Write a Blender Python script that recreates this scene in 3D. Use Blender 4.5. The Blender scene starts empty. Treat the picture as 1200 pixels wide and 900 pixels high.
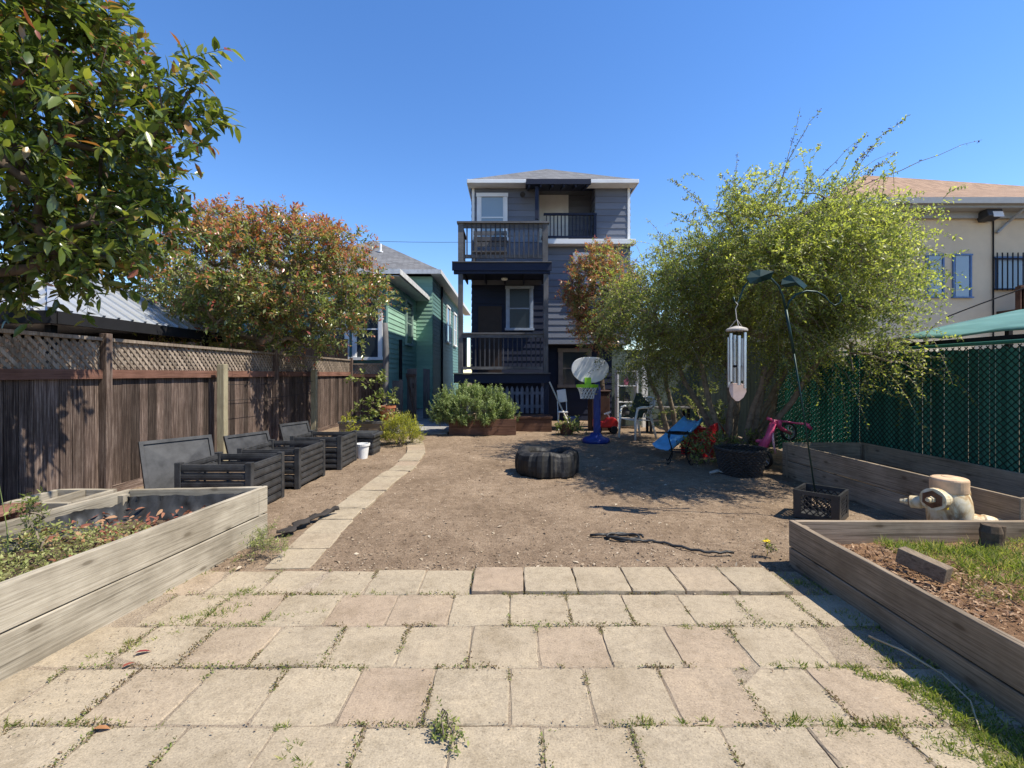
import bpy, math, random
import numpy as np
from mathutils import Vector, Matrix, noise as mnoise

SC = bpy.context.scene
COL = SC.collection
R = random.Random(11)
NR = np.random.default_rng(5)
rad = math.radians

# ------------------------------------------------------------------ camera, sky, sun, exposure
cam = bpy.data.cameras.new("camera")
cam.sensor_width = 36.0
cam.lens = 16.44
cam.shift_y = -0.010
cam.clip_start = 0.05
cam.clip_end = 6000
camo = bpy.data.objects.new("camera", cam)
COL.objects.link(camo)
camo.location = (0, 0, 1.5)
camo.rotation_euler = (rad(90), 0, 0)
SC.camera = camo

SUN_EL, SUN_FRONT = 57.0, 15.0
world = bpy.data.worlds.new("World")
SC.world = world
world.use_nodes = True
wn = world.node_tree
wn.nodes.clear()
wo = wn.nodes.new("ShaderNodeOutputWorld")
wb = wn.nodes.new("ShaderNodeBackground")
ws = wn.nodes.new("ShaderNodeTexSky")
ws.sky_type = 'NISHITA'
ws.sun_disc = False
ws.sun_elevation = rad(SUN_EL)
ws.sun_rotation = rad(90 + SUN_FRONT)
ws.altitude = 0
ws.air_density = 1.0
ws.dust_density = 0.0
ws.ozone_density = 3.0
wb.inputs[1].default_value = 0.135
wh = wn.nodes.new("ShaderNodeHueSaturation")
wh.inputs["Hue"].default_value = 0.507
wh.inputs["Saturation"].default_value = 1.22
wh.inputs["Value"].default_value = 1.12
wn.links.new(ws.outputs[0], wh.inputs["Color"])
wn.links.new(wh.outputs[0], wb.inputs[0])
wn.links.new(wb.outputs[0], wo.inputs[0])

sd = bpy.data.lights.new("sun", 'SUN')
sd.energy = 5.0
sd.angle = rad(0.5)
sd.color = (1.0, 0.93, 0.80)
so = bpy.data.objects.new("sun", sd)
COL.objects.link(so)
ce = math.cos(rad(SUN_EL))
SUNV = Vector((ce * math.cos(rad(SUN_FRONT)), -ce * math.sin(rad(SUN_FRONT)), math.sin(rad(SUN_EL))))
so.rotation_euler = SUNV.to_track_quat('Z', 'Y').to_euler()
so.location = SUNV * 60

vs = SC.view_settings
vs.view_transform = 'Standard'
vs.look = 'None'
vs.gamma = 1.0
vs.exposure = 0.66
vs.use_curve_mapping = False
SC.render.engine = 'CYCLES'
SC.cycles.use_denoising = True
SC.cycles.max_bounces = 8
SC.cycles.transparent_max_bounces = 8

# ------------------------------------------------------------------ helpers
ORG = {}


def tag(o, label=None, cat=None, group=None, kind=None):
    if label: o["label"] = label
    if cat: o["category"] = cat
    if group: o["group"] = group
    if kind: o["kind"] = kind
    return o


def thing(name, loc, label, cat, group=None):
    o = bpy.data.objects.new(name, None)
    COL.objects.link(o)
    o.location = loc
    o.empty_display_size = 0.2
    ORG[o.name] = Vector(loc)
    return tag(o, label, cat, group)


def place(name, me, mats, parent=None, loc=(0, 0, 0), smooth=False, bevel=0.0):
    """verts of me are in world space; they are moved to the thing's own origin"""
    org = ORG[parent.name] if parent is not None else Vector(loc)
    me.transform(Matrix.Translation(-org))
    for m in (mats if isinstance(mats, (list, tuple)) else [mats]):
        me.materials.append(m)
    o = bpy.data.objects.new(name, me)
    COL.objects.link(o)
    if parent is not None:
        o.parent = parent
    else:
        o.location = org
    ORG[o.name] = org
    if smooth:
        me.polygons.foreach_set("use_smooth", [True] * len(me.polygons))
    if bevel > 0:
        b = o.modifiers.new("bevel", 'BEVEL')
        b.width = bevel
        b.segments = 2
        b.limit_method = 'ANGLE'
        b.angle_limit = rad(40)
    return o


class MB:
    def __init__(s):
        s.v, s.f, s.m, s.r = [], [], [], []
        s.rv, s.mi = 0.5, 0

    def rnd(s, x=None):
        s.rv = R.random() if x is None else x
        return s

    def add(s, vs_, fs):
        n = len(s.v)
        s.v.extend([tuple(p) for p in vs_])
        for f in fs:
            s.f.append(tuple(i + n for i in f))
            s.m.append(s.mi)
            s.r.append(s.rv)
        return s

    BF = [(0, 3, 2, 1), (4, 5, 6, 7), (0, 1, 5, 4), (1, 2, 6, 5), (2, 3, 7, 6), (3, 0, 4, 7)]

    def box(s, x0, x1, y0, y1, z0, z1):
        return s.add([(x0, y0, z0), (x1, y0, z0), (x1, y1, z0), (x0, y1, z0),
                      (x0, y0, z1), (x1, y0, z1), (x1, y1, z1), (x0, y1, z1)], s.BF)

    def obox(s, o, u, n, a, b, c):
        """box in a wall frame: o origin, u along, n outward; ranges a (u), b (n), c (z)"""
        o, u, n = Vector(o), Vector(u), Vector(n)
        pts = []
        for z in c:
            for (i, j) in ((0, 0), (1, 0), (1, 1), (0, 1)):
                p = o + u * a[i] + n * b[j]
                pts.append((p.x, p.y, p.z + z))
        fl = u.cross(n).z < 0
        return s.add(pts, [tuple(reversed(f)) for f in s.BF] if fl else s.BF)

    def rbox(s, c, size, rot):
        """box centred at c, size, rotation matrix (3x3) or z angle"""
        M = rot if not isinstance(rot, (int, float)) else Matrix.Rotation(rot, 3, 'Z')
        c = Vector(c)
        sx, sy, sz = [q / 2 for q in size]
        pts = [c + M @ Vector(p) for p in [(-sx, -sy, -sz), (sx, -sy, -sz), (sx, sy, -sz), (-sx, sy, -sz),
                                           (-sx, -sy, sz), (sx, -sy, sz), (sx, sy, sz), (-sx, sy, sz)]]
        return s.add(pts, s.BF)

    def beam(s, p, q, w, h, up=(0, 0, 1)):
        p, q = Vector(p), Vector(q)
        d = (q - p).normalized()
        up = Vector(up)
        if abs(d.dot(up)) > 0.98: up = Vector((0, 1, 0))
        x = d.cross(up).normalized() * (w / 2)
        y = x.cross(d).normalized() * (h / 2)
        pts = [p - x - y, p + x - y, p + x + y, p - x + y, q - x - y, q + x - y, q + x + y, q - x + y]
        return s.add(pts, [(0, 1, 2, 3), (7, 6, 5, 4), (0, 4, 5, 1), (1, 5, 6, 2), (2, 6, 7, 3), (3, 7, 4, 0)])

    def tube(s, pts, rs, n=8, cap=True):
        pts = [Vector(p) for p in pts]
        if isinstance(rs, (int, float)): rs = [rs] * len(pts)
        k = len(pts)
        d0 = (pts[1] - pts[0]).normalized()
        a = Vector((0, 0, 1)) if abs(d0.z) < 0.9 else Vector((1, 0, 0))
        x = d0.cross(a).normalized()
        out = []
        for i, p in enumerate(pts):
            d = (pts[min(i + 1, k - 1)] - pts[max(i - 1, 0)])
            if d.length < 1e-9: d = d0
            d.normalize()
            x = x - d * x.dot(d)
            if x.length < 1e-6: x = d.orthogonal()
            x.normalize()
            y = d.cross(x)
            for j in range(n):
                t = 2 * math.pi * j / n
                out.append(p + (x * math.cos(t) + y * math.sin(t)) * rs[i])
        fs = []
        for i in range(k - 1):
            for j in range(n):
                j2 = (j + 1) % n
                fs.append((i * n + j, i * n + j2, (i + 1) * n + j2, (i + 1) * n + j))
        if cap:
            fs.append(tuple(range(n - 1, -1, -1)))
            fs.append(tuple((k - 1) * n + j for j in range(n)))
        return s.add(out, fs)

    def lathe(s, prof, c, n=24, axis=(0, 0, 1), jit=0.0):
        """prof: (r, t) list; t along axis from c"""
        c, ax = Vector(c), Vector(axis).normalized()
        a = Vector((1, 0, 0)) if abs(ax.x) < 0.9 else Vector((0, 0, 1))
        x = (a - ax * a.dot(ax)).normalized()
        y = ax.cross(x)
        out, fs = [], []
        for (r, t) in prof:
            for j in range(n):
                th = 2 * math.pi * j / n
                rr = max(r, 1e-4) * (1 + (R.random() - .5) * jit)
                out.append(c + ax * t + (x * math.cos(th) + y * math.sin(th)) * rr)
        for i in range(len(prof) - 1):
            for j in range(n):
                j2 = (j + 1) % n
                fs.append((i * n + j, i * n + j2, (i + 1) * n + j2, (i + 1) * n + j))
        return s.add(out, fs)

    def prism(s, poly, off):
        """poly: 3-D points, extruded by vector off"""
        off = Vector(off)
        a = [Vector(p) for p in poly]
        n = len(a)
        fs = [tuple(range(n - 1, -1, -1)), tuple(range(n, 2 * n))]
        fs += [(i, (i + 1) % n, n + (i + 1) % n, n + i) for i in range(n)]
        return s.add(a + [p + off for p in a], fs)

    def build(s, name, mats, parent=None, loc=(0, 0, 0), smooth=False, bevel=0.0):
        me = bpy.data.meshes.new(name)
        me.from_pydata(s.v, [], s.f)
        me.polygons.foreach_set("material_index", s.m)
        at = me.attributes.new("rnd", 'FLOAT', 'FACE')
        at.data.foreach_set("value", s.r)
        me.update()
        return place(name, me, mats, parent, loc, smooth, bevel)


def plank(name, p, q, w, h, mat, parent, bevel=.006, rv=None):
    """board from p to q, built along its own x axis so that the grain follows it"""
    p, q = Vector(p), Vector(q)
    d = q - p
    L = d.length
    mb = MB()
    mb.rnd(rv)
    n = 6
    rings = []
    for i in range(n + 1):
        x = -L / 2 + L * i / n
        j = lambda: R.uniform(-.0022, .0022)
        rings += [(x, -w / 2 + j(), -h / 2 + j()), (x, w / 2 + j(), -h / 2 + j()), (x, w / 2 + j(), h / 2 + j()), (x, -w / 2 + j(), h / 2 + j())]
    fs = [(0, 3, 2, 1), (4 * n, 4 * n + 1, 4 * n + 2, 4 * n + 3)]
    for i in range(n):
        for k in range(4): fs.append((i * 4 + k, i * 4 + (k + 1) % 4, (i + 1) * 4 + (k + 1) % 4, (i + 1) * 4 + k))
    mb.add(rings, [tuple(reversed(f)) if False else f for f in fs])
    me = bpy.data.meshes.new(name)
    me.from_pydata(mb.v, [], mb.f)
    at = me.attributes.new("rnd", 'FLOAT', 'FACE')
    at.data.foreach_set("value", mb.r)
    me.update()
    me.materials.append(mat)
    o = bpy.data.objects.new(name, me)
    COL.objects.link(o)
    o.parent = parent
    o.location = (p + q) / 2 - ORG[parent.name]
    o.rotation_euler = (0, -math.asin(d.z / L), math.atan2(d.y, d.x))
    ORG[o.name] = ORG[parent.name]
    b = o.modifiers.new("bevel", 'BEVEL')
    b.width = bevel
    b.segments = 2
    b.limit_method = 'ANGLE'
    b.angle_limit = rad(40)
    return o


def copy_tree(o, loc=None, parent=None):
    c = o.copy()
    COL.objects.link(c)
    if parent is not None: c.parent = parent
    if loc is not None: c.location = loc
    ORG[c.name] = Vector(loc) if loc is not None else ORG.get(o.name)
    for ch in [x for x in bpy.data.objects if x.parent == o]:
        copy_tree(ch, None, c)
    return c


# ------------------------------------------------------------------ materials
class NT:
    def __init__(s, name):
        s.mat = bpy.data.materials.new(name)
        s.mat.use_nodes = True
        s.t = s.mat.node_tree
        s.b = s.t.nodes["Principled BSDF"]
        s.out = s.t.nodes["Material Output"]

    def n(s, typ, **kw):
        nd = s.t.nodes.new(typ)
        for k, v in kw.items():
            if k.startswith("i_"):
                nd.inputs[k[2:].replace("_", " ")].default_value = v
            else:
                setattr(nd, k, v)
        return nd

    def l(s, a, b):
        s.t.links.new(a, b)

    def coord(s, scale=(1, 1, 1), kind="Object", rot=(0, 0, 0)):
        tc = s.n("ShaderNodeTexCoord")
        mp = s.n("ShaderNodeMapping")
        mp.inputs["Scale"].default_value = scale
        mp.inputs["Rotation"].default_value = rot
        s.l(tc.outputs[kind], mp.inputs["Vector"])
        return mp.outputs[0]

    def noise(s, vec, scale, detail=6, rough=0.55, out=0, dist=0.0):
        nd = s.n("ShaderNodeTexNoise")
        nd.inputs["Scale"].default_value = scale
        nd.inputs["Detail"].default_value = detail
        nd.inputs["Roughness"].default_value = rough
        nd.inputs["Distortion"].default_value = dist
        s.l(vec, nd.inputs["Vector"])
        return nd.outputs[out]

    def ramp(s, fac, stops, interp='LINEAR'):
        r = s.n("ShaderNodeValToRGB")
        r.color_ramp.interpolation = interp
        e = r.color_ramp.elements
        while len(e) < len(stops): e.new(0.5)
        for i, (p, c) in enumerate(stops):
            e[i].position = p
            e[i].color = (*c, 1) if len(c) == 3 else c
        s.l(fac, r.inputs[0])
        return r.outputs[0]

    def mix(s, fac, a, b, mode='MIX'):
        m = s.n("ShaderNodeMix", data_type='RGBA', blend_type=mode)
        for sock, val in ((m.inputs[0], fac), (m.inputs[6], a), (m.inputs[7], b)):
            if hasattr(val, "node"): s.l(val, sock)
            elif isinstance(val, (int, float)): sock.default_value = val
            else: sock.default_value = (*val, 1)
        return m.outputs[2]

    def math(s, op, a, b=0.0):
        m = s.n("ShaderNodeMath", operation=op)
        for sock, val in ((m.inputs[0], a), (m.inputs[1], b)):
            if hasattr(val, "node"): s.l(val, sock)
            else: sock.default_value = val
        return m.outputs[0]

    def attr(s, name):
        a = s.n("ShaderNodeAttribute", attribute_name=name)
        return a.outputs["Fac"]

    def bump(s, h, strength=0.3, dist=0.01, prev=None):
        b = s.n("ShaderNodeBump")
        b.inputs["Strength"].default_value = strength
        b.inputs["Distance"].default_value = dist
        s.l(h, b.inputs["Height"])
        if prev is not None: s.l(prev, b.inputs["Normal"])
        return b.outputs[0]

    def done(s, col=None, rough=0.8, normal=None, metal=0.0, spec=0.3):
        if col is not None:
            if hasattr(col, "node"): s.l(col, s.b.inputs["Base Color"])
            else: s.b.inputs["Base Color"].default_value = (*col, 1)
        if hasattr(rough, "node"): s.l(rough, s.b.inputs["Roughness"])
        else: s.b.inputs["Roughness"].default_value = rough
        s.b.inputs["Metallic"].default_value = metal
        s.b.inputs["Specular IOR Level"].default_value = spec
        if normal is not None: s.l(normal, s.b.inputs["Normal"])
        return s.mat


def wood(name, c1, c2, c3, axis=0, knots=False, rough=0.85, per=0.35, grain=1.0):
    """weathered wood, grain along axis; each board varies by its 'rnd' value"""
    m = NT(name)
    sc = [85 * grain] * 3
    sc[axis] = 1.8
    r = m.attr("rnd")
    tc = m.n("ShaderNodeTexCoord")
    va = m.n("ShaderNodeVectorMath", operation='ADD')
    cb = m.n("ShaderNodeCombineXYZ")
    k = m.math('MULTIPLY', r, 37.0)
    for i in range(3): m.l(k, cb.inputs[i])
    m.l(tc.outputs["Object"], va.inputs[0])
    m.l(cb.outputs[0], va.inputs[1])
    mp = m.n("ShaderNodeMapping")
    mp.inputs["Scale"].default_value = sc
    m.l(va.outputs[0], mp.inputs[0])
    g1 = m.noise(mp.outputs[0], 1.0, 7, 0.66, dist=0.35)
    g2 = m.noise(mp.outputs[0], 4.5, 4, 0.7, dist=0.2)
    g = m.math('ADD', m.math('MULTIPLY', g1, .6), m.math('MULTIPLY', g2, .4))
    big = m.noise(va.outputs[0], 2.2, 4, 0.6)
    col = m.ramp(g, [(0.36, c1), (0.5, c2), (0.64, c3)])
    stain = m.ramp(big, [(0.35, (0.55, 0.53, 0.5)), (0.6, (1, 1, 1))])
    col = m.mix(0.75, col, stain, 'MULTIPLY')
    br = m.math('ADD', m.math('MULTIPLY', r, per * 2), 1.0 - per)
    cc = m.n("ShaderNodeCombineColor")
    for i in range(3): m.l(br, cc.inputs[i])
    col = m.mix(1.0, col, cc.outputs[0], 'MULTIPLY')
    if knots:
        vo = m.n("ShaderNodeTexVoronoi", feature='F1', voronoi_dimensions='2D')
        vo.inputs["Scale"].default_value = 1.0
        sp_ = m.n("ShaderNodeSeparateXYZ")
        m.l(va.outputs[0], sp_.inputs[0])
        ck = m.n("ShaderNodeCombineXYZ")
        oth = 2 if axis != 2 else 0
        m.l(m.math('MULTIPLY', sp_.outputs[axis], 1.5), ck.inputs[0])
        m.l(m.math('MULTIPLY', sp_.outputs[oth], 4.0), ck.inputs[1])
        m.l(ck.outputs[0], vo.inputs["Vector"])
        kf = m.ramp(vo.outputs["Distance"], [(0.035, (1, 1, 1)), (0.06, (.3, .3, .3)), (0.11, (0, 0, 0))])
        col = m.mix(m.math('MULTIPLY', kf, 0.7), col, (c1[0] * .5, c1[1] * .45, c1[2] * .4))
    cr = m.noise(mp.outputs[0], .55, 3, .5)
    col = m.mix(m.ramp(cr, [(.33, (.6, .6, .6)), (.37, (0, 0, 0))]), col, tuple(x * .45 for x in c1))
    nrm = m.bump(g, 0.45, 0.004)
    return m.done(col, rough, nrm, spec=0.2)


def plain(name, c, rough=0.6, metal=0.0, var=0.25, scale=6.0, spec=0.3, bumpy=0.0, bscale=60):
    m = NT(name)
    v = m.coord()
    g = m.noise(v, scale, 6, 0.6)
    d = tuple(x * (1 - var) for x in c)
    e = tuple(min(1, x * (1 + var * .7)) for x in c)
    col = m.ramp(g, [(0.3, d), (0.55, c), (0.78, e)])
    nrm = m.bump(m.noise(v, bscale, 4), bumpy, 0.004) if bumpy else None
    return m.done(col, rough, nrm, metal, spec)


def leafmat(name, stops, rough=0.38, trans=0.35, spec=0.5, tcol=1.6):
    m = NT(name)
    t = m.attr("tone")
    col = m.ramp(t, stops)
    m.done(col, rough, None, 0, spec)
    tr = m.n("ShaderNodeBsdfTranslucent")
    tc = m.mix(1.0, col, (tcol, tcol * 1.05, tcol * .55), 'MULTIPLY')
    m.l(tc, tr.inputs[0])
    mx = m.n("ShaderNodeMixShader")
    mx.inputs[0].default_value = trans
    m.l(m.b.outputs[0], mx.inputs[1])
    m.l(tr.outputs[0], mx.inputs[2])
    m.l(mx.outputs[0], m.out.inputs[0])
    return m.mat


def glass(name, c=(0.03, 0.04, 0.05), rough=0.06):
    m = NT(name)
    v = m.coord()
    g = m.noise(v, 1.2, 3)
    nrm = m.bump(g, 0.05, 0.02)
    return m.done(c, rough, nrm, 0, 0.55)


def shingle(name, c, sx=4.0, sy=7.0):
    m = NT(name)
    v = m.coord((sx, sx, sy))
    br = m.n("ShaderNodeTexBrick")
    br.inputs["Scale"].default_value = 1.0
    br.inputs["Mortar Size"].default_value = 0.03
    br.inputs["Brick Width"].default_value = 1.0
    br.inputs["Row Height"].default_value = 0.6
    br.inputs["Color1"].default_value = (*[x * 1.2 for x in c], 1)
    br.inputs["Color2"].default_value = (*[x * .8 for x in c], 1)
    br.inputs["Mortar"].default_value = (*[x * .45 for x in c], 1)
    sep = m.n("ShaderNodeSeparateXYZ")
    m.l(v, sep.inputs[0])
    cb = m.n("ShaderNodeCombineXYZ")
    m.l(m.math('ADD', sep.outputs[0], sep.outputs[1]), cb.inputs[0])
    m.l(sep.outputs[2], cb.inputs[1])
    m.l(cb.outputs[0], br.inputs["Vector"])
    n = m.noise(m.coord(), 25, 5, .7)
    col = m.mix(0.5, br.outputs[0], m.ramp(n, [(.3, (.6, .6, .6)), (.7, (1.25, 1.25, 1.25))]), 'MULTIPLY')
    return m.done(col, 0.95, m.bump(n, .3, .01), 0, .15)


M = {}
GREY = ((0.19, 0.163, 0.12), (0.345, 0.302, 0.232), (0.46, 0.41, 0.325))
for ax, k in enumerate("xyz"):
    M["bed_" + k] = wood("bed_wood_" + k, *GREY, axis=ax, knots=True, per=0.16)
    M["bedr_" + k] = wood("bed_wood_dark_" + k, (0.15, 0.115, 0.08), (0.295, 0.23, 0.165), (0.41, 0.33, 0.24), axis=ax, knots=True, per=0.18)
    M["fence_" + k] = wood("redwood_" + k, (0.022, 0.015, 0.012), (0.09, 0.062, 0.05), (0.26, 0.205, 0.17), axis=ax, per=0.62)
    M["rail_" + k] = wood("grey_rail_" + k, (0.075, 0.072, 0.074), (0.13, 0.125, 0.125), (0.19, 0.183, 0.18), axis=ax, per=0.2)
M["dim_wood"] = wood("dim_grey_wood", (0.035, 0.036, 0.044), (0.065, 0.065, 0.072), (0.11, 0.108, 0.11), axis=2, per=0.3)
M["lattice"] = wood("lattice_wood", (0.15, 0.115, 0.085), (0.30, 0.24, 0.185), (0.44, 0.365, 0.295), axis=2, per=0.3, grain=.5)
M["rail_red"] = wood("red_rail", (0.10, 0.05, 0.035), (0.21, 0.105, 0.075), (0.29, 0.16, 0.12), axis=1, per=0.25)
M["treated"] = wood("treated_post", (0.19, 0.16, 0.10), (0.33, 0.29, 0.19), (0.45, 0.40, 0.28), axis=2, per=0.1)
M["brownwood"] = wood("brown_planter_wood", (0.07, 0.035, 0.022), (0.13, 0.066, 0.042), (0.2, 0.11, 0.075), axis=0, per=0.3)
M["bark"] = plain("bark", (0.23, 0.185, 0.14), 0.9, 0, 0.45, 14, .1, .8, 40)
M["bark_dark"] = plain("bark_dark", (0.10, 0.075, 0.055), 0.9, 0, 0.45, 14, .1, .8, 40)
M["composter"] = plain("black_plastic", (0.045, 0.045, 0.046), 0.5, 0, 0.6, 7, .4, .15, 90)
M["liner"] = plain("black_liner", (0.035, 0.035, 0.035), 0.45, 0, 0.4, 8, .3, .3, 60)
M["white_plastic"] = plain("white_plastic", (0.72, 0.72, 0.70), 0.45, 0, 0.12, 4)
M["white_paint"] = plain("white_paint", (0.74, 0.74, 0.73), 0.6, 0, 0.08, 3)
M["rubber"] = plain("tyre_rubber", (0.030, 0.029, 0.028), 0.6, 0, 0.6, 5, .35, .4, 40)
M["steel_green"] = plain("green_black_steel", (0.012, 0.035, 0.032), 0.4, 0.3, 0.3, 8)
M["alu"] = plain("aluminium", (0.62, 0.62, 0.63), 0.32, 0.9, 0.12, 9)
M["terracotta"] = plain("terracotta", (0.46, 0.17, 0.085), 0.85, 0, 0.2, 8, .2)
M["glass"] = glass("window_glass")
M["glass_dark"] = plain("dim_window_glass", (.02, .026, .034), .25, 0, .3, 2, .25)
M["glass_blind"] = glass("window_glass_pale", (0.26, 0.33, 0.38), 0.12)


def soilmat(name, cs, scale=9, bump=.9):
    m = NT(name)
    v = m.coord()
    a = m.noise(v, 1.1, 6, .62)
    b = m.noise(v, scale, 8, .72)
    c = m.noise(v, scale * 9, 6, .75)
    col = m.ramp(m.math('ADD', m.math('MULTIPLY', b, .55), m.math('MULTIPLY', a, .45)),
                 [(.32, cs[0]), (.5, cs[1]), (.66, cs[2])])
    sp = m.ramp(c, [(.34, (.42, .40, .37)), (.5, (1, 1, 1)), (.66, (1.6, 1.55, 1.42))])
    col = m.mix(.8, col, sp, 'MULTIPLY')
    h = m.math('ADD', b, m.math('MULTIPLY', c, .5))
    return m.done(col, .97, m.bump(h, bump, .02), 0, .1)


M["soil"] = soilmat("dirt", ((.115, .08, .053), (.205, .15, .104), (.30, .228, .162)))
M["potsoil"] = soilmat("dark_soil", ((.05, .035, .025), (.11, .08, .055), (.19, .14, .10)), 14)
M["mulch"] = soilmat("mulch_soil", ((.10, .055, .03), (.22, .13, .075), (.34, .22, .13)), 18)
M["sand"] = soilmat("joint_sand", ((.20, .155, .11), (.31, .25, .185), (.42, .35, .265)), 16)


def pavermat():
    m = NT("concrete_paver")
    v = m.coord()
    r = m.attr("rnd")
    base = m.ramp(r, [(0, (.312, .240, .174)), (.25, (.318, .262, .188)), (.6, (.335, .278, .20)), (.85, (.31, .258, .187)), (1, (.352, .295, .215))])
    a = m.noise(v, 3.2, 6, .65)
    base = m.mix(.85, base, m.ramp(a, [(.3, (.74, .72, .68)), (.5, (1, 1, 1)), (.72, (1.16, 1.15, 1.12))]), 'MULTIPLY')
    c = m.noise(v, 110, 4, .85)
    base = m.mix(.95, base, m.ramp(c, [(.32, (.5, .48, .46)), (.46, (.95, .95, .95)), (.56, (1.05, 1.04, 1.02)), (.7, (1.5, 1.46, 1.38))]), 'MULTIPLY')
    c2 = m.noise(v, 22, 6, .75)
    base = m.mix(.8, base, m.ramp(c2, [(.33, (.76, .74, .71)), (.5, (1, 1, 1)), (.68, (1.13, 1.12, 1.1))]), 'MULTIPLY')
    st = m.noise(v, 1.3, 5, .7, dist=1.2)
    base = m.mix(m.ramp(st, [(.58, (0, 0, 0)), (.75, (.3, .3, .3))]), base, (.22, .175, .13))
    # pale scratches and mineral streaks
    vo = m.noise(m.coord((7, 34, 1), rot=(0, 0, .5)), 1.0, 4, .6, dist=1.5)
    base = m.mix(m.ramp(vo, [(.66, (0, 0, 0)), (.78, (.35, .35, .35))]), base, (.52, .46, .38))
    h = m.math('ADD', m.math('MULTIPLY', c, .6), m.noise(v, 40, 5, .7))
    return m.done(base, .92, m.bump(h, .5, .004), 0, .15)


M["paver"] = pavermat()


# ------------------------------------------------------------------ foliage
def leaf_mesh(name, P, D, N, L, W, tone, fine=False, curl=0.15):
    """P base, D direction, N rough normal; returns mesh with 'tone' per face"""
    n = len(P)
    D = D / np.linalg.norm(D, axis=1, keepdims=True)
    S = np.cross(D, N)
    S /= (np.linalg.norm(S, axis=1, keepdims=True) + 1e-9)
    U = np.cross(S, D)
    L = L[:, None]
    W = W[:, None]
    if fine:
        tpl = [(0, 0, 0), (.28, -.42, .12), (.64, -.40, .10), (1, 0, 0), (.64, .40, .10), (.28, .42, .12), (.28, 0, 0), (.64, 0, 0)]
        fcs = [(0, 1, 6), (1, 2, 7, 6), (2, 3, 7), (0, 6, 5), (6, 7, 4, 5), (7, 3, 4)]
    else:
        tpl = [(0, 0, 0), (.45, -.5, .12), (1, 0, 0), (.45, .5, .12), (.45, 0, 0)]
        fcs = [(0, 1, 2, 4), (0, 4, 2, 3)]
    k = len(tpl)
    V = np.zeros((n, k, 3))
    for i, (a, b, c) in enumerate(tpl):
        V[:, i] = P + D * L * a + S * W * b + U * (W * c - L * curl * a * a)
    V = V.reshape(-1, 3)
    base = (np.arange(n) * k)
    loops, starts, tots = [], [], []
    lens = [len(f) for f in fcs]
    tot = sum(lens)
    flat = np.array([i for f in fcs for i in f])
    LV = (base[:, None] + flat[None, :]).ravel()
    st = np.concatenate([[0], np.cumsum(lens)[:-1]])
    LS = ((np.arange(n) * tot)[:, None] + st[None, :]).ravel()
    me = bpy.data.meshes.new(name)
    me.vertices.add(len(V))
    me.vertices.foreach_set("co", V.astype(np.float32).ravel())
    me.loops.add(len(LV))
    me.loops.foreach_set("vertex_index", LV.astype(np.int32))
    me.polygons.add(len(LS))
    me.polygons.foreach_set("loop_start", LS.astype(np.int32))
    at = me.attributes.new("tone", 'FLOAT', 'FACE')
    at.data.foreach_set("value", np.repeat(tone, len(fcs)).astype(np.float32))
    me.update(calc_edges=True)
    me.validate()
    return me


def unit(v):
    return v / (np.linalg.norm(v) + 1e-9)


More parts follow.
